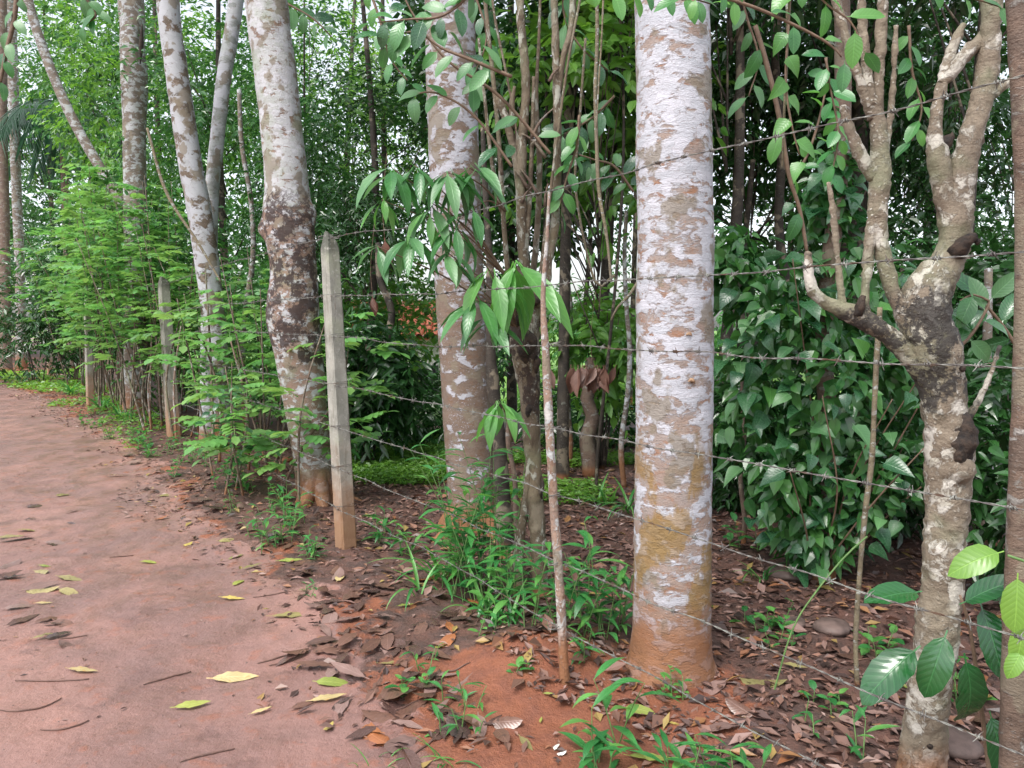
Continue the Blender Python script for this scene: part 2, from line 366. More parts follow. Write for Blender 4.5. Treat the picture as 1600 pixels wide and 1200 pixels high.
def wire_mat():
    g = G('wire'); P = g.pos(); f = g.noise(P, 30, 5, .7)
    c = g.mix(g.step(f, .42, .6), (.11, .10, .095), (.25, .25, .225)); c = g.mix(g.step(g.noise(P, 12, 3), .56, .66), c, (.10, .055, .035))
    return g.end(g.princ(c, .55, f, .3, .001, .5, Metallic=.35))
M['wire'] = wire_mat()
def concrete():
    g = G('concrete'); P = g.pos(); z = g.n('SeparateXYZ', {0: P}).outputs[2]
    f = g.noise(P, 8, 6, .6); c = g.mix(g.step(f, .35, .65), (.24, .235, .205), (.34, .33, .29))
    c = g.mix(g.math('MULTIPLY', g.step(g.noise(P, 70, 5, .7), .5, .75), .5), c, (.14, .135, .115))
    c = g.mix(g.math('MULTIPLY', g.step(g.noise(P, 4, 4), .5, .65), .4), c, (.22, .25, .15))
    zt = g.math('ADD', z, g.math('MULTIPLY', g.noise(P, 9, 4), .18))
    c = g.mix(g.math('MULTIPLY', g.step(zt, 2.0, 2.12), .85), c, (.06, .065, .05))
    c = g.mix(g.math('MULTIPLY', g.step(g.noise(g.pos((1, 1, .15)), 26, 5, .6), .5, .66), .55), c, (.13, .12, .09))
    c = g.mix(g.math('MULTIPLY', g.step(g.noise(P, 34, 7, .75), .56, .62), .6), c, (.42, .41, .37))
    sm = g.math('SUBTRACT', 1., g.step(g.math('ADD', z, g.math('MULTIPLY', g.noise(P, 5, 6, .7), .9)), .55, 1.25))
    c = g.mix(g.math('MULTIPLY', sm, .8), c, (.27, .13, .06))
    return g.end(g.princ(c, .8, g.math('ADD', f, g.noise(P, 90, 4)), .6, .004, .3))
M['concrete'] = concrete()

def ground_mat():
    g = G('ground'); P = g.pos(); A = lambda n: g.n('Attribute', attribute_name=n).outputs['Fac']
    path, lit, grn = A('path'), A('litter'), A('lawn')
    n1 = g.noise(P, 1.6, 6, .6); n2 = g.noise(P, 9, 7, .65); n3 = g.noise(P, 60, 6, .7); n4 = g.noise(g.pos((1.25, .7, 1)), 3.6, 9, .66, .15)
    pc = g.mix(g.step(n1, .35, .65), (.24, .132, .112), (.185, .11, .098))
    pc = g.mix(g.math('MULTIPLY', g.step(n4, .52, .64), .45), pc, (.165, .095, .085))
    pc = g.mix(g.math('MULTIPLY', g.step(n2, .54, .66), .5), pc, (.27, .10, .06))
    pc = g.mix(g.math('MULTIPLY', g.step(g.noise(P, 26, 8, .7), .54, .66), .5), pc, (.15, .08, .068))
    pc = g.mix(g.math('MULTIPLY', g.step(g.noise(g.pos((1, .55, 1)), 1.1, 5, .6), .48, .62), .45), pc, (.33, .175, .14))
    pc = g.mix(g.math('MULTIPLY', g.step(g.noise(P, 2.7, 7, .7), .56, .62), .55), pc, (.14, .08, .072))
    bc = g.mix(g.step(n2, .35, .7), (.23, .078, .038), (.165, .058, .034))
    bc = g.mix(g.math('MULTIPLY', g.step(n3, .52, .7), .5), bc, (.30, .125, .07))
    lc = g.mix(g.step(n2, .35, .65), (.125, .058, .042), (.062, .036, .03))
    lc = g.mix(g.math('MULTIPLY', g.step(n3, .5, .7), .5), lc, (.15, .09, .075))
    gc = g.mix(g.step(n2, .3, .7), (.10, .22, .03), (.17, .32, .05))
    ed = g.math('MULTIPLY', g.math('SUBTRACT', n2, .5), .9)
    pm = g.step(g.math('ADD', path, ed), .42, .58); lm = g.step(g.math('ADD', lit, ed), .40, .60); gm = g.step(g.math('ADD', grn, ed), .4, .6)
    c = g.mix(lm, bc, lc); c = g.mix(pm, c, pc); c = g.mix(gm, c, gc)
    wet = g.step(n4, .35, .62)
    rough = g.math('SUBTRACT', .72, g.math('MULTIPLY', g.math('MULTIPLY', wet, .42), g.math('ADD', g.math('MULTIPLY', pm, .8), .2)))
    fin = g.math('SUBTRACT', 1., g.math('MULTIPLY', pm, .7)); h = g.math('ADD', g.math('MULTIPLY', g.math('MULTIPLY', n2, g.math('SUBTRACT', 1., g.math('MULTIPLY', pm, .45))), 1.1), g.math('ADD', g.math('MULTIPLY', g.math('MULTIPLY', n3, fin), .5), g.math('MULTIPLY', n4, .8)))
    return g.end(g.princ(c, rough, h, .85, .026, .5))
M['ground'] = ground_mat()

# ------------------------------------------------------------------ leaf meshes of unit length (base at 0, tip along +Y)
SH = {'lance': ([0, .1, .3, .5, .75, .9, 1], [.06, .45, .9, 1, .62, .25, 0]),
      'oval': ([0, .08, .25, .5, .75, .92, 1], [.1, .55, .92, 1, .8, .4, 0]),
      'heart': ([0, .05, .15, .3, .5, .7, .88, 1], [.35, .75, 1, .98, .78, .48, .16, 0]),
      'grass': ([0, .2, .5, .8, 1], [.5, 1, .9, .5, 0]),
      'obov': ([0, .1, .35, .65, .85, .95, 1], [.05, .2, .6, 1, .85, .5, 0])}
def leaf_mesh(name, mat, w=.35, shape='oval', n=6, fold=.12, droop=.25, ripple=.03, curl=0., petiole=.12, seed=0, twist=0., cols=1):
    r = np.random.default_rng(seed); v = np.linspace(0, 1, n + 1); f = np.interp(v, *SH[shape]) * w / 2
    ang = droop * 2 * v; ys = np.concatenate([[0], np.cumsum(np.cos((ang[1:] + ang[:-1]) / 2)) / n]); zs = -np.concatenate([[0], np.cumsum(np.sin((ang[1:] + ang[:-1]) / 2)) / n])
    us = np.linspace(-1, 1, 2 * cols + 1); V = []; UV = []
    for i in range(n + 1):
        for u in us:
            x = u * f[i]; a = abs(u); z = zs[i] + a * f[i] * (fold * 2.2) - a * a * f[i] * curl + (r.normal(0, ripple) * f[i] * 2 if a > .9 else 0)
            tw = twist * v[i]; V.append((x * math.cos(tw) - (z - zs[i]) * math.sin(tw), ys[i], zs[i] + x * math.sin(tw) + (z - zs[i]) * math.cos(tw))); UV.append(((u + 1) / 2, v[i]))
    k = len(us); Fc = [(i * k + j, i * k + j + 1, (i + 1) * k + j + 1, (i + 1) * k + j) for i in range(n) for j in range(k - 1)]
    if petiole:
        b = len(V); pw = .012
        V += [(-pw, -petiole, petiole * .15), (pw, -petiole, petiole * .15), (pw, .01, 0), (-pw, .01, 0)]; UV += [(.5, 0)] * 4; Fc.append((b, b + 1, b + 2, b + 3))
    if petiole: V = [(x, y + petiole, z) for x, y, z in V]
    m = bpy.data.meshes.new(name); m.from_pydata(V, [], Fc); m.materials.append(mat)
    uv = m.uv_layers.new(name='UVMap'); li = [i for f_ in Fc for i in f_]
    uv.data.foreach_set('uv', np.array([UV[i] for i in li], np.float32).ravel())
    m.polygons.foreach_set('use_smooth', [True] * len(m.polygons)); return m
def variants(name, mats, k=3, **kw):
    out = []
    for i in range(k):
        for mt in mats:
            a = dict(kw); a['seed'] = i * 7 + 1; a['droop'] = kw.get('droop', .25) * (0.5 + .5 * i); a['fold'] = kw.get('fold', .12) * (1.3 - .3 * i); a['twist'] = (i - 1) * .25
            out.append(leaf_mesh(name, M[mt], **a))
    return out
LV = {
 'heart': variants('heart_leaf', ['n_dark', 'n_dark', 'n_dull'], w=.68, shape='heart', n=7, fold=.16, droop=.3),
 'heartl': variants('heart_leaf_light', ['n_light'], w=.66, shape='heart', n=7, fold=.16, droop=.3),
 'oval': variants('oval_leaf', ['n_mid', 'n_light'], w=.5, shape='oval', fold=.1, droop=.25),
 'ovald': variants('oval_leaf_dark', ['n_mid', 'n_dull', 'n_dark'], w=.5, shape='oval', fold=.1, droop=.3),
 'lance': variants('long_leaf', ['n_dull', 'n_mid'], w=.27, shape='lance', n=8, fold=.16, droop=.35),
 'lancel': variants('long_leaf_light', ['n_light'], w=.27, shape='lance', n=8, fold=.16, droop=.35),
 'herb': variants('narrow_leaf', ['herb', 'herb', 'herbl'], w=.22, shape='lance', n=6, fold=.14, droop=.4, petiole=.03),
 'blade': variants('grass_blade', ['herb', 'herbl'], w=.06, shape='grass', n=8, fold=.2, droop=.75, petiole=0),
 'small': variants('small_leaf', ['herbl', 'herb'], w=.55, shape='oval', n=5, fold=.12, droop=.25),
 'coffee': variants('broad_ribbed_leaf', ['coffee'], w=.46, shape='oval', n=12, fold=.08, droop=.4, ripple=.05, cols=2),
 'yel': variants('yellow_green_leaf', ['n_yel'], w=.52, shape='oval', n=8, fold=.14, droop=.35),
 'dry': variants('dry_leaf', ['dry'], w=.36, shape='lance', n=6, fold=.5, droop=.2, ripple=.12, curl=.6),
}
def frond_mesh(name, mat, pairs=6, w=.62, seed=0, droop=.35, ll=.36):
    r = np.random.default_rng(seed); V = []; Fc = []
    def rach(v): return np.array([0, v * (1 - .12 * v * droop * 2), -droop * v * v * .8 + .12 * v])
    def quad(a, b, c, d): k = len(V); V.extend([a, b, c, d]); Fc.append((k, k + 1, k + 2, k + 3))
    for i in range(6):
        a, b = rach(i / 6), rach((i + 1) / 6); s = np.array([.008, 0, 0]); quad(a - s, a + s, b + s * .7, b - s * .7)
    def lf(p, d, L):
        d = nrm(d); s = nrm(np.cross(d, [0, 0, 1])); ww = L * w * .5; k = len(V); up = np.array([0, 0, 1.])
        m1 = p + d * L * .3 - up * L * .02; m2 = p + d * L * .68 - up * L * .07; tip = p + d * L - up * L * .2
        V.extend([p, m1 - s * ww * .85 + up * ww * .2, m1, m1 + s * ww * .85 + up * ww * .2, m2 - s * ww + up * ww * .1, m2, m2 + s * ww + up * ww * .1, tip])
        Fc.extend([(k, k + 2, k + 1), (k, k + 3, k + 2), (k + 1, k + 2, k + 5, k + 4), (k + 2, k + 3, k + 6, k + 5), (k + 4, k + 5, k + 7), (k + 5, k + 6, k + 7)])
    for i in range(pairs):
        v = .22 + .74 * i / pairs; p = rach(v); L = ll * (.75 + .35 * math.sin(math.pi * min(1, v + .15))) * r.uniform(.85, 1.1)
        for sgn in (-1, 1): lf(p, np.array([sgn, .42, -.18 + r.normal(0, .15)]), L)
    lf(rach(1), np.array([0, 1, -.3]), ll)
    m = bpy.data.meshes.new(name); m.from_pydata([tuple(map(float, v)) for v in V], [], Fc); m.materials.append(mat)
    m.polygons.foreach_set('use_smooth', [True] * len(m.polygons)); return m
FR = [frond_mesh('frond', M[k], pairs=p, seed=s, droop=d) for s, (k, p, d) in enumerate([('frond', 4, .3), ('frond', 3, .5), ('frond', 5, .4), ('frond2', 4, .35), ('frond2', 4, .2), ('frond', 3, .6)])]

# ------------------------------------------------------------------ setting: the ground, one sheet
def axis(segs):
    o = []
    for a, b, st in segs: o.append(np.arange(a, b, st))
    o.append([segs[-1][1]]); return np.concatenate(o)
gx = axis([(-160, -40, 12), (-40, -16, 1.2), (-16, -6, .25), (-6, -3, .06), (-3, 2.6, .024), (2.6, 6, .08), (6, 16, .5), (16, 40, 2), (40, 160, 12)])
gy = axis([(-60, -6, 6), (-6, 1.2, .6), (1.2, 4.6, .024), (4.6, 7.5, .036), (7.5, 12, .07), (12, 24, .22), (24, 60, 1.5), (60, 260, 15)])
X, Y = np.meshgrid(gx, gy); Z = hz(X, Y); nx, ny = len(gx), len(gy)
i = np.arange(ny - 1)[:, None] * nx; j = np.arange(nx - 1)[None, :]
mb = MB(); mb.add(np.stack([X, Y, Z], -1).reshape(-1, 3), np.stack([i + j, i + j + 1, i + nx + j + 1, i + nx + j], -1).reshape(-1, 4))
gm = mb.mesh('ground', M['ground']); ground = bpy.data.objects.new('ground', gm); COL.objects.link(ground); tag(ground, 'red clay forest ground with a beaten path', None, None, 'structure')
q = fq(X, Y); eq = edge_q(X, Y)
pth = sst(eq - .45, eq + .35, q + .22 * vn(np.stack([X * 2.2, Y * 2.2, X * 0], -1), 91) + .1 * vn(np.stack([X * 7, Y * 7, X * 0], -1), 92)); mnd = np.exp(-(((X - .12) / .62) ** 2 + ((Y - 2.85) / .55) ** 2) ** 1.5); lit = np.clip(1.15 - sst(-.3, .9, q) * .75 + .35 * vn(np.stack([X * 2.6, Y * 2.6, X * 0], -1), 93), 0, 1); lit = lit * (1 - .95 * mnd) * (1 - .6 * np.exp(-((X - .65) ** 2 + (Y - 3.0) ** 2) / .3)); pth = pth * (1 - .6 * mnd)
lawn = np.maximum(sst(9.5, 13.5, Y) * sst(-.8, -2.5, q), .9 * np.exp(-(((X + 1.1) / 1.0) ** 2 + ((Y - 8.4) / 1.3) ** 2)))
for nm, v in (('path', pth), ('litter', lit), ('lawn', lawn)):
    a = gm.attributes.new(nm, 'FLOAT', 'POINT'); a.data.foreach_set('value', np.clip(v, 0, 1).astype(np.float32).ravel())

# ------------------------------------------------------------------ leaf masses
def kites(mb, P, D, U, L, W, tint, fold=.3, droop=.15):
    D = nrm(D); Sd = nrm(np.cross(D, U)); N = np.cross(Sd, D); L = np.asarray(L)[:, None]; W = np.asarray(W)[:, None]
    m = P + D * L * .45
    a = m + Sd * W * .5 + N * W * fold * .5; b = m - Sd * W * .5 + N * W * fold * .5; t = P + D * L - np.array([0, 0, 1]) * L * droop
    n = len(P); V = np.stack([P, a, t, b], 1).reshape(-1, 3); k = np.arange(n)[:, None] * 4
    T = np.stack([np.hstack([k, k + 1, k + 2]), np.hstack([k, k + 2, k + 3])], 1).reshape(-1, 3)
    mb.add(V, None, T, np.repeat(tint, 2))
def kites6(mb, P, D, U, L, W, tint, fold=.3, droop=.2):
    D = nrm(D); Sd = nrm(np.cross(D, U)); N = np.cross(Sd, D); L = np.asarray(L)[:, None]; W = np.asarray(W)[:, None]; dn = np.array([0, 0, -1.]) * L * droop
    v = [P]
    for f_, w_ in ((.16, .42), (.48, .5), (.78, .26)):
        m = P + D * L * f_ + dn * f_ * f_; v += [m + Sd * W * w_ + N * W * fold * w_, m, m - Sd * W * w_ + N * W * fold * w_]
    v.append(P + D * L + dn); n = len(P); V = np.stack(v, 1).reshape(-1, 3); k = np.arange(n)[:, None, None] * 11
    Tq = np.array([(0, 1, 2), (0, 2, 3), (7, 10, 8), (8, 10, 9)]); Q = np.array([(1, 4, 5, 2), (2, 5, 6, 3), (4, 7, 8, 5), (5, 8, 9, 6)])
    mb.add(V, (k + Q[None]).reshape(-1, 4), (k + Tq[None]).reshape(-1, 3), .5)
    mb.tq[-1] = np.repeat(tint, 4); mb.tt[-1] = np.repeat(tint, 4)
def foliage(mb, c, rad, ntw, per, L, W, seed=0, droop=.35, twl=.45, gap=.02, gf=1.35, bias=.45, spread=.9, flat=.6, tb=.5, zmin=None):
    r = np.random.default_rng(seed); c = np.asarray(c, float); rad = np.asarray(rad, float)
    u = nrm(r.normal(size=(ntw * 3, 3))) * (r.random((ntw * 3, 1)) ** bias); C = c + u * rad
    keep = vn(C * gf, seed + 3) > gap
    if zmin is not None: keep &= C[:, 2] > zmin
    C = C[keep][:ntw]; u = u[keep][:ntw]; n = len(C)
    d = nrm(u + r.normal(0, .5, (n, 3)) + np.array([0, 0, -.15]))
    s = np.linspace(0, 1, per)[None, :, None] * twl * r.uniform(.6, 1.2, (n, 1, 1))
    P = C[:, None] + d[:, None] * s + r.normal(0, .03, (n, per, 3)); P[..., 2] -= (s[..., 0] ** 2) * .35
    side = nrm(np.cross(d, [0, 0, 1]))[:, None] * np.where(np.arange(per) % 2, 1, -1)[None, :, None]
    D = d[:, None] * .55 + side * spread + r.normal(0, .3, (n, per, 3)); D[..., 2] -= droop
    U = np.array([0, 0, 1.]) * flat + r.normal(0, .45, (n, per, 3)) - d[:, None] * -.25
    P, D, U = (a.reshape(-1, 3) for a in (P, D, U)); k = len(P)
    sz = r.uniform(.65, 1.2, k)
    t = np.clip(tb + .35 * np.repeat(vn(C * 1.4, seed + 9), per) + r.normal(0, .16, k), 0, 1)
    (kites6 if c[1] < 8.2 else kites)(mb, P, D, U, L * sz, W * sz * r.uniform(.8, 1.1, k), t)
    return C
def zb(p): return float(hz(p[0], p[1]))

def tree(name, label, base, height, lean, r0, crown, mats, leaf, nb=7, seed=0, group=None, bark_='bark_dark', cat='tree', extra=None):
    """trunk + limbs + crown of leaf-sized faces; crown = list of (centre offset, radii, twigs)"""
    b = np.array([base[0], base[1], 0.]); b[2] = zb(b) - .03
    rt = root(name, b, label, cat, group); top = b + np.array([lean[0], lean[1], height])
    r = np.random.default_rng(seed)
    mid = (b + top) / 2 + r.normal(0, .12, 3) * [1, 1, 0]
    mb = MB(); tube(mb, [[*b, r0 * 1.25], [*(b + [0, 0, .35]), r0], [*mid, r0 * .8], [*top, r0 * .35]], 12, .15, .10, 4, seed); part('trunk', mb, M[bark_], rt)
    lb = MB(); fo = MB()
    for ci, (off, rad, ntw) in enumerate(crown):
        c = b + np.array(off)
        C = foliage(fo, c, rad, ntw, leaf[3] if len(leaf) > 3 else 9, leaf[0], leaf[1], seed * 31 + ci, **(extra or {}))
        for k in range(nb):
            if not len(C): break
            e = C[r.integers(len(C))]; h = np.clip((e[2] - b[2]) / height * r.uniform(.5, .85), .15, .95)
            s0 = b + (top - b) * h; m_ = (s0 + e) / 2 + [0, 0, .15 * r.random()]
            rr = max(.008, r0 * .3 * r.uniform(.5, 1)); tube(lb, [[*s0, rr], [*m_, rr * .6], [*e, .004]], 5, .3, .1, 3, seed + k)
    if lb.n: part('limb', lb, M[bark_], rt)
    part('crown', fo, M[mats], rt, smooth=False); return rt

# ------------------------------------------------------------------ the trunks along the fence
def big_tree(name, label, pts, Y, mat, cat='tree', nseg=40, step=.035, lump=.05, fine=.004, seed=0, bulge=(), top=None, group=None, flare=1.0, crown=True):
    P = pxpath(pts, Y)
    b = P[0].copy(); b[2] = zb(b); P[0, 2] = b[2] - .06
    rt = root(name, b[:3], label, cat, group)
    mb = MB(); tube(mb, P, nseg, step, lump, 5, seed, [(*at(x, y, Y), a, s) for x, y, a, s in bulge], fine=fine)
    part('trunk', mb, M[mat], rt)
    return rt, P
def high_crown(rt, P, seed, L=.13, ntw=420, rad=(1.9, 1.9, 1.0), mat='mid'):
    """the crown these trunks carry above the picture's top edge"""
    t = P[-1, :3]; fo = MB(); C = foliage(fo, t + [0, 0, .9], rad, ntw, 9, L, L * .45, seed, gap=-.1); lb = MB(); r = np.random.default_rng(seed)
    for k in range(8):
        e = C[r.integers(len(C))]; s0 = t - [0, 0, r.uniform(.05, .8)]; tube(lb, [[*s0, P[-1, 3] * .45], [*((s0 + e) / 2), P[-1, 3] * .28], [*e, .008]], 6, .2, .1, 3, k)
    part('limb', lb, M['bark_dark'], rt); part('crown', fo, M[mat], rt, smooth=False)

rt, P = big_tree('tree_trunk', 'thick pale grey trunk blotched with white and rust lichen, ochre streaks near its base', 
  [(1044, 1100, 200), (1045, 1072, 166), (1046, 1045, 143), (1048, 1005, 127), (1049, 950, 121), (1050, 850, 121), (1053, 700, 119), (1053, 560, 119), (1055, 400, 116), (1053, 250, 115), (1051, 100, 112), (1050, 0, 112), (1046, -300, 112), (1040, -900, 100), (1030, -1500, 70)], 3.2, 'bark_big', nseg=64, step=.02, lump=.05, fine=.004, seed=3,
  bulge=[(1090, 600, .01, .05), (985, 1070, .035, .07), (1110, 1060, .04, .07), (1040, 1085, .02, .05)])
high_crown(rt, P, 51)
for (kx, ky, sx, sz) in ((1066, 592, .020, .014), (1062, 523, .018, .011)):
    p = at(kx, ky, 3.2); mb = MB(); tube(mb, [[p[0], 3.07, p[2], .005], [p[0], 3.052, p[2], sx], [p[0], 3.043, p[2] - .002, sx * .7], [p[0], 3.05, p[2] - .002, .003]], 14, .006, .3, 40, 7); part('knot', mb, M['cut'], rt)
def roots(rt, cx, cy, r0, n, mat, seed):
    r = np.random.default_rng(seed)
    for k in range(n):
        a = k * 6.28 / n + r.uniform(-.4, .4); d = np.array([math.cos(a), math.sin(a)]); L = r0 * r.uniform(1.5, 2.3); z0 = float(hz(cx, cy)); pts = []
        for f, zz, rr in ((.55, .26, .30), (.80, .12, .36), (1.15, .035, .32), (L / r0, -.05, .16)):
            pts.append([cx + d[0] * r0 * f, cy + d[1] * r0 * f, (z0 if f < 1 else float(hz(cx + d[0] * r0 * f, cy + d[1] * r0 * f))) + zz, r0 * rr])
        mb = MB(); tube(mb, pts, 12, .02, .2, 9, seed + k, fine=.004); part('root', mb, M[mat], rt)

rt, P = big_tree('tree_trunk', 'stout lichen spotted trunk rising behind the grassy clump, brown lower half', 
  [(742, 860, 96), (741, 830, 84), (738, 760, 78), (733, 690, 77), (726, 580, 76), (720, 480, 76), (713, 350, 77), (708, 200, 77), (704, 60, 76), (702, -60, 74), (696, -500, 66), (690, -1000, 48)], 5.3, 'bark_two', seed=5, lump=.04)
high_crown(rt, P, 52); roots(rt, P[0, 0], 5.3, .18, 6, 'bark_two', 5)
rt, P = big_tree('tree_trunk', 'leaning pale trunk with a dark mossy swelling, close beside the concrete post', 
  [(500, 802, 84), (496, 770, 66), (488, 710, 60), (478, 640, 64), (470, 575, 72), (463, 530, 74), (459, 480, 78), (460, 440, 72), (457, 400, 72), (453, 360, 74), (450, 325, 72), (448, 290, 66), (442, 220, 62), (431, 120, 62), (418, 20, 62), (412, -60, 60), (395, -350, 56), (370, -800, 40)], 6.3, 'bark_post', seed=8, lump=.06, fine=.008,
  bulge=[(418, 358, .07, .075), (486, 335, .035, .07), (436, 500, .03, .16)])
high_crown(rt, P, 53); roots(rt, P[0, 0], 6.3, .18, 6, 'bark_post', 7)
rt, P = big_tree('tree_trunk', 'slender trunk with brown and white blotches among the hedge shrubs', 
  [(352, 725, 44), (349, 690, 36), (343, 600, 33), (334, 500, 34), (322, 400, 36), (312, 330, 36), (300, 270, 35), (287, 190, 34), (276, 110, 33), (266, 40, 32), (260, -30, 32), (240, -300, 28), (215, -600, 18)], 9.0, 'bark_far2', nseg=24, step=.08, seed=9, lump=.07)
high_crown(rt, P, 54, ntw=300, rad=(1.5, 1.5, .9))
rt, P = big_tree('tree_trunk', 'smooth pale thin trunk leaning away from its blotched neighbour', 
  [(326, 715, 30), (326, 640, 26), (326, 520, 24), (328, 400, 22), (331, 300, 21), (339, 220, 21), (350, 120, 22), (362, 50, 22), (371, -20, 22), (400, -280, 18)], 9.5, 'bark_smooth', nseg=18, step=.1, seed=10)
high_crown(rt, P, 55, ntw=200, rad=(1.3, 1.3, .8))
rt, P = big_tree('tree_trunk', 'grey trunk with a long hollow slit high up, behind the hedge', 
  [(214, 650, 42), (213, 560, 36), (212, 420, 33), (211, 300, 33), (210, 200, 33), (210, 140, 37), (209, 90, 38), (207, 40, 36), (204, -20, 36), (200, -250, 30)], 12.5, 'bark_far', nseg=24, step=.1, seed=12, lump=.06,
  bulge=[(222, 60, -.16, .10), (222, 85, -.16, .10)])
p0 = at(222, 38, 12.3); p1 = at(219, 100, 12.3); mb = MB(); tube(mb, [[*p0, .01], [*((p0 + p1) / 2), .035], [*p1, .008]], 10, .05, .3, 20, 3); part('hollow', mb, M['rot'], rt)
high_crown(rt, P, 56, ntw=220)
rt, P = big_tree('tree_trunk', 'thin pale trunk slanting up behind the feathery shrubs', 
  [(262, 660, 22), (250, 560, 18), (228, 450, 17), (195, 330, 16), (152, 255, 15), (118, 195, 15), (84, 120, 14), (52, 30, 14), (30, -60, 14)], 13.5, 'bark_far', nseg=14, step=.12, seed=14)
rt, P = big_tree('tree_trunk', 'dark trunk with a red muddy foot at the path bend', 
  [(10, 584, 22), (9, 560, 17), (8, 450, 15), (7, 330, 14), (4, 200, 13), (4, 60, 13), (2, -80, 12)], 24, 'bark_brown', nseg=14, step=.2, seed=15)
rt, P = big_tree('tree_trunk', 'pale mottled trunk just behind the dark one at the path bend', 
  [(34, 580, 18), (33, 540, 15), (31, 420, 14), (26, 300, 14), (22, 180, 15), (18, 60, 15), (12, -60, 14)], 25.5, 'bark_far', nseg=14, step=.2, seed=16)
rt, P = big_tree('tree_trunk', 'brown blurred trunk close by at the clearing edge, red lower half', 
  [(1583, 1400, 60), (1584, 1200, 44), (1588, 1000, 40), (1595, 800, 37), (1602, 620, 36), (1606, 450, 36), (1606, 300, 36), (1600, 150, 35), (1592, 0, 34), (1585, -150, 34), (1570, -600, 30)], 1.95, 'bark_brown', nseg=28, step=.04, seed=17)

# ------------------------------------------------------------------ pollarded tree with stubs
Yp = 2.35; b = at(1438, 1262, Yp); b[2] = zb(b)
rt = root('pollarded_tree', b, 'knobbly pollarded tree with a peeling pale trunk and broken stubs', 'tree')
mb = MB(); pp = pxpath([(1437, 1275, 84), (1440, 1200, 72), (1450, 1100, 64), (1462, 1000, 63), (1472, 900, 60), (1478, 800, 62), (1482, 730, 68), (1478, 660, 64), (1470, 600, 68), (1456, 548, 76), (1444, 495, 70), (1450, 450, 64), (1468, 420, 54)], Yp); pp[0, 2] = b[2] - .05
tube(mb, pp, 56, .012, .17, 9, 21, [(*at(x, y, Yp), a, s) for x, y, a, s in ((1505, 700, .015, .05), (1500, 545, .014, .04), (1445, 1010, -.008, .04))], fine=.009); part('trunk', mb, M['bark_poll'], rt)
LB = {
 'upright': [(1452, 480, 60), (1476, 420, 60), (1490, 380, 58), (1493, 330, 62), (1502, 270, 54), (1522, 200, 42), (1540, 130, 40), (1547, 60, 38), (1550, -20, 36), (1548, -140, 34), (1540, -400, 26)],
 'fork': [(1490, 350, 44), (1474, 290, 42), (1464, 240, 38), (1461, 200, 24), (1468, 150, 21), (1480, 100, 22, .02), (1497, 55, 17, .03), (1506, 38, 10, .03)],
 'stub': [(1470, 132, 14), (1484, 118, 22), (1504, 90, 26), (1535, 60, 24, .02), (1548, 40, 20)],
 'side': [(1445, 585, 44), (1418, 553, 40), (1388, 525, 36), (1356, 503, 40), (1325, 488, 36), (1292, 474, 27), (1270, 456, 22), (1264, 430, 20), (1262, 402, 15), (1262, 393, 9)],
 'limb2': [(1430, 525, 44), (1402, 470, 30), (1384, 420, 30), (1376, 370, 30), (1372, 320, 34), (1376, 260, 36), (1372, 200, 32), (1364, 160, 26)],
 's1': [(1366, 185, 24), (1345, 130, 18), (1322, 60, 15), (1302, -20, 14), (1280, -140, 12)],
 's2': [(1370, 190, 24), (1374, 110, 20), (1379, 0, 19), (1378, -120, 16)],
 's3': [(1363, 165, 24), (1352, 90, 17), (1346, 0, 15), (1342, -120, 13)],
 's4': [(1366, 280, 26), (1345, 245, 24), (1328, 205, 20), (1318, 172, 15), (1316, 165, 8)],
 's5': [(1350, 500, 26), (1352, 455, 17), (1357, 400, 20), (1362, 340, 20), (1368, 300, 20)],
 's6': [(1318, 488, 18), (1312, 440, 14), (1306, 380, 12), (1300, 320, 11), (1294, 285, 9)],
 's7': [(1340, 492, 20, -.02), (1345, 474, 16, -.03), (1349, 462, 9, -.03)],
 's8': [(1485, 690, 26), (1520, 640, 14), (1545, 590, 10), (1562, 540, 7)],
 's9': [(1378, 250, 16), (1390, 190, 12), (1396, 120, 10), (1400, 40, 9)],
 's10': [(1533, 165, 20), (1560, 140, 16), (1590, 118, 14), (1620, 90, 12)],
 's11': [(1462, 235, 34), (1478, 222, 26), (1486, 212, 14), (1488, 206, 6)],
 's12': [(1495, 395, 40, -.03), (1510, 376, 26, -.06), (1526, 368, 14, -.07)],
}
for k, (nm, pts) in enumerate(LB.items()):
    pts = [(p_[0], p_[1], p_[2] * .79, *p_[3:]) for p_ in pts]
    mb = MB(); tube(mb, pxpath(pts, Yp), 24, .012, .18, 13, 60 + k, fine=.007); part('stub' if nm in ('stub', 's4', 's7', 's11', 's12', 'side') else 'limb', mb, M['bark_poll'] if nm not in ('s11', 's12', 's7') else M['rot'], rt)
p = at(1490, 690, Yp); y0 = Yp - .036
mb = MB(); tube(mb, [[p[0], y0 + .03, p[2] + .095, .012], [p[0] + .004, y0, p[2] + .06, .036], [p[0], y0 - .004, p[2], .044], [p[0] - .008, y0, p[2] - .05, .036], [p[0] - .01, y0 + .03, p[2] - .09, .012]], 18, .01, .45, 30, 4, fine=.006); part('rotten_knot', mb, M['rot'], rt)
mb = MB(); pb = at(1488, 728, Yp); tube(mb, [[pb[0], y0 + .03, pb[2] + .04, .01], [pb[0], y0 - .004, pb[2] + .012, .042], [pb[0] - .004, y0 - .002, pb[2] - .014, .042], [pb[0], y0 + .03, pb[2] - .04, .012]], 18, .01, .2, 30, 5, fine=.004); part('burl', mb, M['bark_poll'], rt)
for k, (x, y) in enumerate(((1472, 881), (1437, 1150), (1486, 575), (1508, 382))):
    p = at(x, y, Yp); mb = MB(); tube(mb, [[p[0], Yp - .055, p[2] + .006, .004], [p[0], Yp - .062, p[2] + .002, .011], [p[0], Yp - .060, p[2] - .008, .004]], 10, .004, .4, 60, k); part('knot_hole', mb, M['rot'], rt)

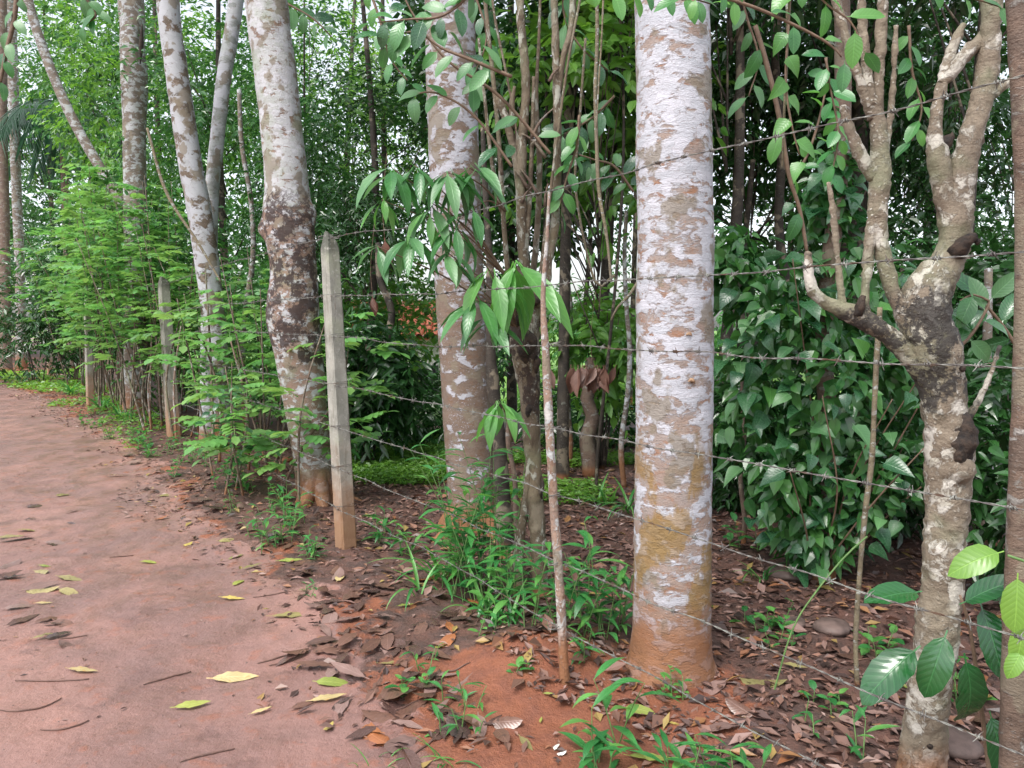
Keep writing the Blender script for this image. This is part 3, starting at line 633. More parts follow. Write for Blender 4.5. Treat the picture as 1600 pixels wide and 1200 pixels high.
# ------------------------------------------------------------------ many-stemmed shrub with cut stumps
Yc = 3.95; b = at(845, 960, Yc); b[2] = zb(b)
rs = root('coppiced_tree', b, 'many stemmed coppiced tree with rough stumps and hanging long leaves', 'tree')
CS = [
 [(850, 968, 42), (846, 930, 34), (842, 870, 28), (838, 800, 32), (836, 740, 28), (830, 680, 34), (828, 620, 36), (822, 560, 52), (820, 520, 58), (828, 478, 46), (832, 462, 20)],
 [(806, 965, 26), (812, 920, 22), (811, 860, 20), (822, 780, 16), (832, 700, 20)],
 [(832, 505, 34), (822, 440, 22), (815, 350, 19), (815, 240, 18), (822, 140, 16), (816, 60, 15), (812, 0, 15), (808, -120, 13)],
 [(836, 500, 34), (850, 440, 26), (857, 400, 18), (867, 350, 17), (871, 236, 15), (869, 110, 14), (866, 0, 13), (860, -120, 11)],
 [(805, 505, 26), (794, 430, 11), (786, 330, 10), (778, 200, 9), (764, 60, 8), (752, -60, 7)],
 [(815, 320, 18), (806, 250, 14), (792, 190, 16), (780, 158, 16), (776, 146, 6)],
 [(800, 200, 12), (800, 160, 11), (804, 135, 5)],
 [(871, 150, 13), (880, 90, 12), (893, 40, 13), (896, -60, 12)],
 [(840, 480, 12, -.05), (860, 300, 6, -.05), (884, 120, 5, -.04), (908, -10, 5)],
 [(815, 330, 8), (806, 200, 5), (790, 110, 5), (772, 20, 5), (765, -60, 4)],
 [(826, 470, 14, .1), (838, 380, 12, .1), (843, 260, 11, .1), (838, 160, 8, .1), (842, 60, 6, .1), (846, -60, 5, .1)],
 [(820, 420, 12), (828, 300, 9), (832, 200, 8), (834, 120, 7)],
 [(783, 330, 8), (768, 250, 7), (758, 160, 6), (748, 60, 5)],
]
for k, pts in enumerate(CS):
    pts = [(p_[0], p_[1], p_[2] * (.84 if k < 4 else .8), *p_[3:]) for p_ in pts]
    mb = MB(); tube(mb, pxpath(pts, Yc), 18 if k < 4 else 10, .025, .30 if k < 2 else .13, 12, 90 + k, fine=.007 if k < 4 else .002); part('stem', mb, M['bark_stem'], rs)
p = at(822, 540, Yc); mb = MB(); tube(mb, [[p[0], Yc - .06, p[2] + .09, .012], [p[0] + .01, Yc - .085, p[2] + .03, .04], [p[0] - .01, Yc - .08, p[2] - .03, .036], [p[0], Yc - .06, p[2] - .09, .01]], 14, .012, .5, 26, 8, fine=.006); part('rotten_knot', mb, M['rot'], rs)
for k, (x, y, w_, h_) in enumerate(((812, 500, .022, .03), (838, 568, .02, .045), (826, 640, .016, .05), (846, 760, .012, .06), (838, 470, .03, .025))):
    p = at(x, y, Yc); yy = Yc - (.07 if y < 600 else .042); mb = MB(); tube(mb, [[p[0], yy + .02, p[2] + h_, .004], [p[0] + .004, yy, p[2] + h_ * .3, w_], [p[0] - .004, yy - .004, p[2] - h_ * .3, w_ * .8], [p[0], yy + .02, p[2] - h_, .004]], 12, .01, .6, 30, k, fine=.006); part('bark_scar', mb, M['rot'], rs)
rng_ = np.random.default_rng(5)
for k in range(16):   # splintered stubs and dead twigs
    x0, y0 = rng_.uniform(780, 870), rng_.uniform(120, 520); a = rng_.uniform(-1.2, 1.2); L = rng_.uniform(25, 70)
    mb = MB(); tube(mb, pxpath([(x0, y0, 6), (x0 + L * .5 * math.sin(a), y0 - L * .5, 4), (x0 + L * math.sin(a) + 4, y0 - L * abs(math.cos(a)), 2)], Yc - .03), 6, .03, .1, 20, k); part('twig', mb, M['bark_brown'], rs)

def whorl(parent, p, n, L, key, seed, down=.9, fromp=None, mat='brownstem', r0=.004, spread=1.0):
    r = np.random.default_rng(seed); p = np.asarray(p, float)
    if fromp is not None:
        fp = np.asarray(fromp, float); mb = MB(); m_ = (fp + p) / 2 + [0, 0, .05]; tube(mb, [[*fp, r0 * 1.5], [*m_, r0], [*p, r0 * .6]], 6, .03, .1, 10, seed); part('twig', mb, M[mat], parent)
    for k in range(n):
        a = k * 2.4 + r.uniform(0, .6); d = np.array([math.cos(a) * spread, math.sin(a) * spread * .8, -down * r.uniform(.5, 1.4)])
        place(LV[key][r.integers(len(LV[key]))], 'leaf', p + r.normal(0, .012, 3), d, (d[0] * .3, d[1] * .3 - .3, 1), L * r.uniform(.7, 1.1), parent)
WH = [(612, 262, 8, .25, 'lance'), (648, 258, 6, .22, 'lance'), (700, 270, 9, .26, 'lance'), (733, 262, 7, .24, 'lance'), (596, 312, 5, .17, 'lancel'), (676, 318, 7, .22, 'lance'), (668, 338, 5, .2, 'lancel'), (640, 372, 8, .22, 'lance'), (716, 360, 7, .2, 'lance'), (770, 424, 6, .32, 'lancel'), (806, 412, 8, .37, 'lancel'), (745, 470, 8, .24, 'lance'), (762, 498, 6, .22, 'lance'), (700, 395, 6, .2, 'lance'), (778, 628, 8, .21, 'lancel'), (735, 330, 5, .2, 'lance'), (590, 385, 5, .18, 'lance')]
for k, (x, y, n, L, key) in enumerate(WH):
    src = at(815, 520, Yc) if y > 350 else at(790, 330 if x > 690 else 430, Yc)
    if y > 600: src = at(800, 690, Yc)
    whorl(rs, at(x, y, 3.6), n, L, key, 200 + k, 1.0 if key == 'lancel' else .8, src)

def plain(name, label, pts, Y, mat, cat, nseg=12, step=.04, lump=.08, fine=.002, seed=0, base=True, group=None, pname='trunk'):
    P = pxpath(pts, Y); b = P[0, :3].copy()
    if base: b[2] = zb(b); P[0, 2] = b[2] - .04
    rt = root(name, b, label, cat, group); mb = MB(); tube(mb, P, nseg, step, lump, 10, seed, fine=fine); part(pname, mb, M[mat], rt); return rt, P
st, _ = plain('fence_stake', 'thin straight pinkish stake bearing the wires, set in the red mound', [(884, 1082, 17), (881, 1040, 15), (877, 960, 15), (872, 880, 15), (866, 800, 14), (860, 700, 14), (855, 600, 14), (853, 555, 13), (849, 490, 9), (850, 430, 7), (855, 370, 6), (858, 300, 4)], 3.02, 'bark_stake', 'stake', 16, .02, .12, .002, 33)
plain('gnarled_tree', 'dark gnarled dead stem between the lichen spotted trunk and the coppiced tree', [(790, 845, 34), (786, 790, 28), (782, 730, 24), (779, 660, 18), (770, 600, 20), (767, 540, 16), (766, 470, 15), (766, 420, 12), (760, 330, 9), (754, 200, 7)], 4.9, 'bark_dark', 'tree', 14, .04, .2, .005, 34)
plain('sapling', 'thin crooked sapling stem curving up from the dead stem', [(812, 860, 10), (806, 800, 9), (804, 745, 8), (794, 690, 8), (796, 640, 6)], 4.6, 'bark_brown', 'sapling', 8, .04, .1, 0, 35)

# ------------------------------------------------------------------ fence: posts and barbed wires
def post(label, px_top, px_base, w_px, Y, H, mat='concrete', seed=0, name='fence_post', group='concrete posts of the barbed wire fence', fork=False):
    b = at(px_base[0], px_base[1], Y); b[2] = zb(b); t = at(px_top[0], px_top[1], Y); rt = root(name, b, label, 'post', group)
    w = w_px / F * Y * .93; yaw = math.atan2(FD[1], FD[0]) + R(8); c, s = math.cos(yaw), math.sin(yaw)
    prof = [(-.03 - .02, 1.05), (0, 1.05), (.25, 1.0), (.5, .97), (.75, .92), (.93, .88), (.965, .86), (1.0, .45)]
    V = []; r = np.random.default_rng(seed); hh = t[2] - b[2]
    oct_ = [(-1, -.8), (-.8, -1), (.8, -1), (1, -.8), (1, .8), (.8, 1), (-.8, 1), (-1, .8)]
    zz = np.linspace(-.04, 1, 46)
    for z in zz:
        f = np.interp(z, [p[0] for p in prof], [p[1] for p in prof]); hw = w * .36 * f
        cx = b[0] + (t[0] - b[0]) * z; cy = b[1] + (.04 if not fork else 0) * z
        for (ox, oy) in oct_:
            k = 1 + r.normal(0, .012); sx = ox if z < .97 else ox * .9
            V.append((cx + (ox * c - oy * s) * hw * k, cy + (ox * s + oy * c) * hw * k, b[2] + hh * z + (.0 if z < .98 else oy * .02)))
    n = len(zz); i = np.arange(n - 1)[:, None] * 8; j = np.arange(8)[None, :]; k = (j + 1) % 8
    Q = np.stack([i + j, i + k, i + 8 + k, i + 8 + j], -1).reshape(-1, 4); V.append((b[0] + t[0] - b[0], b[1], b[2] + hh * 1.008)); a = (n - 1) * 8
    mb = MB(); mb.add(V, Q, [(a + q_, a + (q_ + 1) % 8, n * 8) for q_ in range(8)]); part('shaft', mb, M[mat], rt, smooth=False); return rt, w
fp, _ = post('tall pale concrete fence post with dark cap and muddy orange foot beside the leaning trunk', (512, 366), (541, 862), 38, 5.0, 2.1, seed=1)
post('bluish concrete fence post with a red muddy base, rising out of the hedge', (253, 434), (272, 686), 25, 9.9, 2.1, seed=2)
post('yellowish fence post half hidden by hedge leaves near the tall grass', (134, 470), (142, 642), 15, 13.4, 2.1, seed=3)
post('small far fence post in the shade of the hedge', (76, 472), (78, 584), 10, 21.5, 2.1, seed=4)
HW = [2.06, 1.68, 1.42, 1.10, .82, .55, .28]
WL = ['top barbed wire, climbing across the thick pale trunk', 'second barbed wire from the top, tied round the tall concrete post', 'third barbed wire from the top, running nearly level across the picture', 'fourth barbed wire from the top, passing the pepper vine leaves', 'fifth barbed wire from the top, crossing the ochre streaks of the thick trunk', 'sixth barbed wire from the top, crossing the red foot of the thick trunk', 'lowest barbed wire, just above the red soil']
t_st = -2.36
def barb_mb(p, d, s):
    mb = MB(); d = nrm(d); u = nrm(np.cross(d, [0.2, .3, 1])); v = np.cross(d, u)
    for a, o in ((s, -.004), (s + 2.1, .004)):
        w = u * math.cos(a) + v * math.sin(a); q0 = p + d * o
        tube(mb, [[*(q0 - w * .017 + d * .006), .0006], [*(q0 - w * .004), .0016], [*(q0 + w * .004), .0016], [*(q0 + w * .017 - d * .006), .0006]], 5, .006, cap=False)
        th = np.linspace(0, 12, 22); hel = q0 + d * (th[:, None] / 12 * .012 - .006) + (u * np.cos(th)[:, None] + v * np.sin(th)[:, None]) * .0042
        tube(mb, np.hstack([hel, np.full((22, 1), .0013)]), 4, .01, cap=False)
    return mb
for wi, hgt in enumerate(HW):
    r = np.random.default_rng(40 + wi)
    kn = [(-5.9, 0, hgt), (-3.9, .0, hgt - (.02 if wi < 4 else .035)), (t_st, .012, hgt - (.01 if wi < 3 else .03) + r.normal(0, .008)), (-1.2, .0, hgt - .025 + r.normal(0, .01)), (0, .07, hgt)]
    far = [(t, .07 + r.normal(0, .02), hgt - .03 * (i_ % 2) + r.normal(0, .012)) for i_, t in enumerate((2.9, 5.9, 8.8, 11.8, 14.7, 17.6, 23))]
    K = []
    for (t, qq, z) in kn + far:
        xy = fpt(t, qq); K.append([xy[0], xy[1], z, .0014])
    C = crom(np.array(K), .012); s = np.concatenate([[0], np.cumsum(np.linalg.norm(np.diff(C[:, :3], axis=0), axis=1))])
    kink = np.stack([vn(np.stack([s * 5, s * 0 + wi, s * 0 + k_], -1), 70) for k_ in range(3)], -1) * .006; C[:, :3] += kink
    near = s < 7.6
    T = nrm(np.gradient(C[:, :3], axis=0)); U = nrm(np.cross(T, [0, 0, 1.])); Vv = np.cross(T, U); ph = s / .075 * 2 * np.pi
    xy = K[5 if False else 0]; org = np.array([K[4][0], K[4][1], K[4][2]])
    rw = root('barbed_wire', org, WL[wi], 'barbed wire', 'barbed wires of the fence')
    for k_ in (0, 1):
        off = (U * np.cos(ph + np.pi * k_)[:, None] + Vv * np.sin(ph + np.pi * k_)[:, None]) * .0016
        Pn = np.hstack([C[:, :3] + off, C[:, 3:]]); idx = np.concatenate([np.where(near)[0], np.where(~near)[0][::6]])
        Pn = Pn[idx]; mb = MB(); X_ = Pn
        # direct tube without resampling
        n_ = len(X_); Tt = nrm(np.gradient(X_[:, :3], axis=0)); A_ = nrm(np.cross(Tt, [0, 0, 1.])); B_ = np.cross(Tt, A_); th = np.linspace(0, 2 * np.pi, 5, endpoint=False)
        V = X_[:, None, :3] + (A_[:, None] * np.cos(th)[None, :, None] + B_[:, None] * np.sin(th)[None, :, None]) * X_[:, None, 3:4]
        i = np.arange(n_ - 1)[:, None] * 5; j = np.arange(5)[None]; k2 = (j + 1) % 5
        mb.add(V.reshape(-1, 3), np.stack([i + j, i + k2, i + 5 + k2, i + 5 + j], -1).reshape(-1, 4)); part('strand', mb, M['wire'], rw)
    farb = MB(); sb = .9
    while sb < s[-1]:
        ii = np.searchsorted(s, sb); p_ = C[min(ii, len(C) - 1), :3]
        if s[ii] < 9.0 and ii < len(C): part('barb', barb_mb(p_, T[ii], r.uniform(0, 6)), M['wire'], rw)
        elif sb < 16 and ii < len(C): 
            b_ = barb_mb(p_, T[ii], r.uniform(0, 6)); V_ = np.concatenate(b_.V); farb.add(V_, np.concatenate(b_.Q))
        sb += .12 * r.uniform(.9, 1.1)
    if farb.n: part('barb', farb, M['wire'], rw, kind='stuff')
    # tie round the near post and the stake
    for (t, yy, rad) in ((0, None, .068), (t_st, None, .024)):
        c_ = fpt(t, 0); zz = np.interp(t, [-5.9, t_st, 0], [hgt, kn[2][2], hgt])
        if t == 0: c_ = np.array([at(541, 862, 5.0)[0] + (at(512, 366, 5)[0] - at(541, 862, 5)[0]) * hgt / 2.1, 5.0 + .01 * hgt])
        else: c_ = np.array([at(866, 800, 3.02)[0], 3.02]); 
        if t != 0 and hgt > 1.45: continue
        th = np.linspace(0, 2 * np.pi * 2.2, 40); ring = np.stack([c_[0] + np.cos(th) * rad, c_[1] + np.sin(th) * rad, zz + th * .0012 + .004 * np.sin(th * 1.7)], -1)
        mb = MB(); tube(mb, np.hstack([ring, np.full((40, 1), .0015)]), 5, .02, cap=False); part('wire_tie', mb, M['wire'], rw)
mb = MB(); pa, pb_ = at(523, 455, 4.91), at(519, 545, 4.91); tube(mb, [[*pa, .0014], [*((pa + pb_) / 2 + [.012, 0, 0]), .0014], [*pb_, .0014]], 5, .03); part('loose_wire', mb, M['wire'], fp)

# ------------------------------------------------------------------ forest behind: trees with their own trunks and crowns
def bt(px, Y): return ((px - 800) / F * Y, Y)
BT = [
 # name, label, px, Y, height, lean, r0, crown[(off, rad, twigs)], mat, leaf(L,W)
 ('tall_tree', 'bright leafy tree high above the palm fronds', 95, 31, 15, (0, 0), .16, [((0, 0, 11.2), (3.6, 2.5, 4.2), 1100), ((1, 0, 3.6), (2.4, 2, 1.8), 300)], 'bright', (.19, .09)),
 ('tall_tree', 'loose green tree between the slanting thin trunk and the slit trunk', 200, 19, 11, (.4, 0), .14, [((0, 0, 7.6), (1.9, 2.0, 2.6), 700), ((-.3, 0, 3.2), (1.8, 1.6, 1.4), 320)], 'mid', (.17, .08)),
 ('tall_tree', 'bright green tree filling the gap beside the slit trunk', 262, 16.5, 10, (0, 0), .12, [((.2, 0, 5.9), (2.2, 2, 3.2), 950), ((0, 0, 2.6), (1.6, 1.5, 1.3), 300)], 'bright', (.15, .07)),
 ('tall_tree', 'green small leaved tree behind the pair of diverging trunks', 362, 14, 9, (0, 0), .12, [((0, 0, 5.0), (1.9, 2, 2.9), 950), ((.2, 0, 2.0), (1.6, 1.5, 1.3), 350)], 'mid', (.13, .06)),
 ('tall_tree', 'lime green sunlit tree just beyond the leaning trunk', 545, 16, 9, (.3, 0), .13, [((0, 0, 5.9), (2.1, 1.8, 2.8), 750)], 'lime', (.12, .055)),
 ('tall_tree', 'dark glossy tree between the leaning trunk and the spotted trunk', 570, 10.5, 6.5, (0, 0), .10, [((0, 0, 3.2), (1.35, 1.2, 1.75), 900)], 'dark', (.10, .045)),
 ('tall_tree', 'bright mid green tree over the dark glossy one', 625, 13, 8.5, (-.2, 0), .10, [((0, 0, 5.2), (1.7, 1.5, 1.6), 600)], 'bright', (.10, .05)),
 ('tall_tree', 'dark dense tree behind the coppiced stems', 800, 10.5, 8, (0, 0), .12, [((0, 0, 5.2), (1.6, 1.4, 1.5), 700), ((.1, 0, 3.4), (1.1, 1, .8), 180)], 'dark', (.16, .08)),
 ('tall_tree', 'shadowy broad leaved tree left of the thick pale trunk', 930, 9.0, 7.5, (.1, 0), .11, [((0, 0, 4.6), (1.1, 1.1, 1.4), 400), ((-.1, 0, 3.1), (.8, .8, .6), 40)], 'bright', (.17, .095)),
 ('tall_tree', 'very dark tall tree beside the upper part of the thick pale trunk', 1165, 9.5, 8.5, (.1, 0), .10, [((0, 0, 4.9), (1.5, 1.4, 1.6), 540), ((.2, 0, 3.2), (1.2, 1, 1.0), 130)], 'dark', (.15, .08)),
 ('tall_tree', 'dark tree with a stout black trunk behind the pollarded tree', 1335, 8.6, 8.5, (-.1, .1), .16, [((0, 0, 4.9), (1.3, 1.2, 1.3), 420)], 'dark', (.14, .07)),
 ('tall_tree', 'dark green tree with small gaps of sky behind the pollarded fork', 1440, 11.5, 9, (0, 0), .10, [((.1, 0, 5.6), (1.7, 1.4, 1.6), 430), ((-.2, 0, 3.4), (1.0, .9, .6), 40)], 'dark', (.13, .065)),
 ('tall_tree', 'feathery green tree near the brown blurred trunk', 1570, 9.5, 8, (0, 0), .08, [((0, 0, 4.2), (1.1, 1.2, 2.1), 620), ((0, 0, 2.2), (1.0, 1, .9), 300)], 'mid', (.11, .032)),
 ('tall_tree', 'sparse dark tree letting the sky through above the pepper vine', 1235, 12.5, 9, (0, 0), .09, [((0, 0, 4.6), (1.9, 1.3, 1.7), 420), ((0, 0, 2.9), (1.5, 1.2, .8), 130)], 'dark', (.11, .055)),
 ('tall_tree', 'olive tree far behind the gap between spotted trunk and coppiced tree', 770, 15, 9, (0, 0), .12, [((0, 0, 5.6), (1.9, 1.5, 2.0), 500)], 'olive', (.12, .055)),
 ('tall_tree', 'thin crowned tree beyond the clearing with a slender grey stem', 985, 15, 9, (0, 0), .09, [((.0, 0, 5.2), (1.9, 1.4, 2.3), 520)], 'mid', (.12, .055)),
 ('tall_tree', 'mid green tree with broad leaves showing between pollard limbs', 1290, 10.2, 8, (0, 0), .05, [((0, 0, 5.0), (1.2, 1.1, 1.5), 330), ((.1, 0, 3.3), (.9, .8, .7), 90)], 'mid', (.15, .075)),
 ('tall_tree', 'leafy tree seen through the pollard fork', 1475, 8.3, 7.5, (0, 0), .05, [((0, 0, 4.2), (.9, .9, 1.3), 330), ((0, 0, 2.5), (.7, .7, .6), 90)], 'dark', (.13, .06)),
 ('tall_tree', 'pale olive tree far behind the pollarded tree', 1400, 16, 9, (0, 0), .06, [((0, 0, 5.4), (2.2, 1.5, 2.2), 420), ((0, 0, 2.9), (1.8, 1.3, .8), 120)], 'olive', (.15, .07)),
 ('tall_tree', 'tree with fresh leaves between the coppiced stems and thick trunk', 935, 6.6, 6, (0, 0), .04, [((0, 0, 3.6), (.62, .6, 1.1), 170), ((-.1, 0, 2.5), (.45, .5, .4), 40)], 'bright', (.14, .08)),
 ('tall_tree', 'dark bushy tree directly behind the coppiced stems', 830, 7.6, 6.5, (0, 0), .05, [((0, 0, 4.0), (.9, .7, 1.1), 300)], 'dark', (.13, .065)),
 ('tall_tree', 'bright tree beyond the leaning trunk top', 490, 12, 8, (0, 0), .06, [((0, 0, 4.6), (1.1, 1.1, 1.9), 480)], 'mid', (.11, .05)),
 ('tall_tree', 'dense bright tree behind the trunks at the path bend', -20, 30, 14, (0, 0), .2, [((0, 0, 8), (4.5, 3, 6.5), 1300)], 'mid', (.18, .08)),
]
for k, (nm, lab, px, Yb, hh, ln, r0, cr, mt, lf) in enumerate(BT):
    tree(nm, lab, bt(px, Yb), hh, ln, r0 * (.62 if k < 16 else .38), cr, mt, lf, nb=9, seed=300 + k)
# taller dark canopy, added overhead to shade the forest floor, its lowest boughs reaching the picture's top edge
for k, (px, Yb, zz) in enumerate(((1120, 7.0, 5.6), (1500, 6.6, 5.4), (880, 7.2, 5.7), (1330, 11.5, 8.2))):
    tree('canopy_tree', ['slim shade tree over the pepper vine, crown meeting the top edge', 'shade tree behind the pollarded tree, crown meeting the top edge', 'shade tree behind the coppiced stems, crown meeting the top edge', 'tall shade tree deep in the forest above the dark thicket'][k], bt(px, Yb), zz, (.1, 0), .06, [((0, 0, zz - .2), (1.5, 1.3, 1.0), 420)], 'dark', (.12, .06), nb=8, seed=360 + k)

# bare thin stems and trunks standing among them
TS = [('thin dark trunk beside the upper thick pale trunk', 1172, 8.5, 760, 12, 250, .02), ('black slender trunk behind the hanging heart leaves', 1226, 8.0, 770, 17, -60, .0),
 ('short brown trunk below the cluster of dead leaves', 924, 7.3, 745, 27, 560, .03), ('slim pale stem seen against the clearing', 888, 7.8, 745, 11, 420, .02), ('thin grey stem with a crook near the thick pale trunk', 976, 6.8, 770, 9, 330, .03),
 ('pale mossy pole like stem behind the pollarded tree', 1548, 4.6, 880, 18, 420, .0), ('second greenish stem close behind the pollarded tree', 1536, 5.0, 870, 11, 500, .02), ('slanting thin stem at the edge of the litter near the thick trunk', 1160, 5.0, 935, 9, 560, .03),
 ('dark leaning trunk in the thicket behind the leaning pale trunk', 600, 9, 700, 15, 380, .02), ('bent grey bough like stem beside the pale smooth trunk', 385, 10.5, 660, 10, 140, .05), ('thin vertical brown stem at the tall post', 560, 8, 735, 8, 560, .01),
 ('slim dark stem in the shade far behind the coppiced tree', 915, 10, 700, 9, 300, .02), ('crooked thin dark stem rising behind the pepper leaves', 1410, 6.5, 800, 11, 420, .03)]
for k, (lab, px, Yb, pyb, w, ptop, wob) in enumerate(TS):
    r = np.random.default_rng(400 + k); n = 6
    pts = [(px + r.normal(0, 9 if ptop < 400 else 3.5) * (q_ > 0), pyb + (ptop - pyb) * q_ / n, w * (1 - .35 * q_ / n)) for q_ in range(n + 1)]
    plain('thin_tree', lab, pts, Yb, 'bark_dark' if 'dark' in lab or 'black' in lab else ('bark_far' if 'pale' in lab or 'grey' in lab else 'bark_brown'), 'tree', 10, .08, .08, .003, 400 + k)
# twin pale bough behind pollard (through the gap of sky)
plain('thin_tree', 'thick shadowed trunk standing in the bright gap between the pollard limbs', [(1340, 760, 40), (1335, 560, 36), (1330, 420, 34), (1332, 300, 38), (1336, 180, 40), (1330, 40, 36), (1326, -80, 34)], 8.8, 'bark_dark', 'tree', 14, .1, .1, .004, 440)
# palm with drooping fronds
pb0 = bt(112, 25); b = np.array([*pb0, 0.]); b[2] = zb(b); rp = root('palm_tree', b, 'shaded palm with long drooping fronds behind the path bend', 'palm tree')
mb = MB(); tube(mb, [[*b, .16], [*(b + [0, 0, 3]), .12], [*(b + [.05, 0, 8.4]), .1]], 12, .2, .05, 4, 3); part('trunk', mb, M['bark_brown'], rp)
for k in range(16):
    r = np.random.default_rng(500 + k); a = k * 2.4; d = np.array([math.cos(a), math.sin(a), 0]); L = r.uniform(2.6, 3.3); n = 44; mb = MB(); c0 = b + [.05, 0, 8.4]
    v = np.linspace(0, 1, n); C = c0 + d * (v[:, None] * L * .85) + np.array([0, 0, 1]) * (v[:, None] * .9 - v[:, None] ** 2 * 2.3)
    tube(mb, np.hstack([C[::3], np.linspace(.03, .008, len(C[::3]))[:, None]]), 5, .3, cap=False); T_ = nrm(np.gradient(C, axis=0)); sd_ = nrm(np.cross(T_, [0, 0, 1.]))
    for sg in (-1, 1):
        P_ = C[3:]; D_ = sd_[3:] * sg * .5 + T_[3:] * .35 + np.array([0, 0, -1.1]) + r.normal(0, .08, (n - 3, 3)); kites(mb, P_, D_, T_[3:] , np.full(n - 3, .85) * r.uniform(.8, 1.1, n - 3), np.full(n - 3, .075), np.clip(r.normal(.5, .2, n - 3), 0, 1))
    part('frond', mb, M['palm'], rp)

# far wood, reads as one mass
fw = MB(); r = np.random.default_rng(77)
for k in range(64):
    x = -46 + k * 1.45 + r.normal(0, .5); Yf = r.uniform(33, 44); ps = 800 + F * x / Yf
    top = 15 if ps < 420 else (11 if ps < 640 else (5.0 if ps < 1120 else (6.5 if ps < 1270 else (6.0 if ps < 1500 else 7))))
    top *= r.uniform(.75, 1.15); foliage(fw, (x, Yf, top * .5 - 1.2), (2.3, 2, top * .55), 230 if top > 9 else 105, 8, .34, .17, 600 + k, gap=-.35, gf=.5, tb=.5)
single('far_wood', fw, M['mid'], (0, 38, 0), 'distant light green wood closing the view beyond the clearing', None, None, 'stuff', False)

# bushes and understorey behind the fence
BU = [
 ('dark glossy coffee bush beside the tall concrete post', 575, 7.9, (.42, .4, .75), .95, 330, 'dark', (.14, .055)),
 ('low dark coffee bush over the bright groundcover', 655, 9.2, (.85, .6, .45), .45, 330, 'dark', (.12, .05)),
 ('leafy bush behind the spotted trunk, bright new leaves', 610, 11.5, (1.1, .8, .8), 1.6, 380, 'bright', (.13, .06)),
 ('dark bush filling the shade behind the short brown trunk', 905, 8.8, (.75, .6, .35), .35, 150, 'dark', (.13, .055)),
 ('green bush in front of the clearing, leaves hanging', 940, 7.6, (.42, .4, .55), 1.25, 110, 'bright', (.14, .07)),
 ('dark bush between the thick pale trunk and the pepper vine', 1150, 6.0, (.30, .35, .55), .62, 300, 'dark', (.10, .042)),
 ('deep green bush behind the pepper vine', 1230, 6.9, (.8, .6, .7), .8, 330, 'dark', (.12, .055)),
 ('hanging green bush beyond the pollarded trunk', 1420, 6.2, (.45, .5, .95), 1.15, 360, 'mid', (.12, .045)),
 ('leafy bush beside the pollarded trunk, shaded leaves', 1560, 5.2, (.42, .4, 1.0), 1.25, 420, 'dark', (.11, .045)),
 ('bright bush at the edge of the clearing', 985, 17, (1.6, 1, .9), .5, 330, 'lime', (.16, .075)),
 ('yellow green bush beyond the pepper vine', 1165, 18, (1.5, 1, .8), .2, 320, 'lime', (.16, .075)),
 ('grassy green bush at the far clearing', 890, 22, (2.0, 1.2, .9), .2, 340, 'bright', (.2, .08)),
 ('broad mid green bush behind the dark trunk beside the pale smooth trunk', 445, 11.5, (1.0, .8, 1.25), 1.4, 520, 'mid', (.11, .05)),
 ('tall thicket bush between hedge and slit trunk', 290, 13, (1.6, .9, 1.9), 1.9, 760, 'mid', (.12, .055)),
 ('dark thicket bush behind the feathery shrubs', 165, 19.5, (1.9, 1.2, 2.2), 2.2, 700, 'dark', (.14, .06)),
 ('shaded bush beneath the palm', 55, 19, (1.8, 1.2, 1.7), 1.6, 420, 'dark', (.16, .06)),
 ('dark bush behind the coppiced stems at eye level', 760, 9.8, (.6, .5, 1.0), 1.7, 260, 'dark', (.12, .055)),
 ('round dark bush at the right behind the coffee leaves', 1620, 3.9, (.35, .4, .6), .75, 240, 'dark', (.10, .045)),
 ('small leafed bush low behind the litter near the vine', 1380, 5.2, (.5, .4, .4), .5, 220, 'dark', (.10, .045)),
]
for k, (lab, px, Yb, rad, zc, ntw, mt, lf) in enumerate(BU):
    b = np.array([*bt(px, Yb), 0.]); b[2] = zb(b); rt = root('bush', b, lab, 'bush')
    fo = MB(); C = foliage(fo, b + [0, 0, zc], rad, ntw, 8, lf[0], lf[1], 700 + k, twl=.28, gap=-.45, zmin=b[2] + .05)
    sm = MB()
    for q_ in range(6):
        e = C[np.random.default_rng(k * 9 + q_).integers(len(C))]; f0 = b + [(e[0] - b[0]) * .15, (e[1] - b[1]) * .15, -.03]; m_ = (f0 + e) / 2 + [(f0[0] - e[0]) * .15, 0, .05]
        tube(sm, [[*f0, .014], [*m_, .009], [*e, .004]], 6, .15, .1, 5, q_)
    part('stem', sm, M['bark_dark'], rt); part('foliage', fo, M[mt], rt, smooth=False)

# orange roofed little house beyond the trees
hb = np.array([*bt(640, 17), 0.]); hb[2] = zb(hb); rh = root('small_house', hb, 'low white house with an orange tiled roof glimpsed between trees', 'house')
def box(mb, c, s, yaw=0., tint=.5):
    V = np.array([(x, y, z) for x in (-.5, .5) for y in (-.5, .5) for z in (-.5, .5)]) * s; cc, ss = math.cos(yaw), math.sin(yaw)
    V = np.stack([V[:, 0] * cc - V[:, 1] * ss, V[:, 0] * ss + V[:, 1] * cc, V[:, 2]], -1) + c
    mb.add(V, [(0, 1, 3, 2), (4, 6, 7, 5), (0, 4, 5, 1), (2, 3, 7, 6), (0, 2, 6, 4), (1, 5, 7, 3)], None, tint)
mb = MB(); box(mb, hb + [0, 0, .85], (3.0, 2.2, 1.7)); part('wall', mb, M['plaster'], rh, False)
rm = None
rf = bpy.data.objects.new('roof', None); COL.objects.link(rf); rf.parent = rh; rf.location = (0, 0, 1.7)
mb = MB(); tube(mb, [[0, 0, 0, .075], [0, .4, 0, .085]], 8, .2, cap=False); tm = mb.mesh('roof_tile', M['clay'])
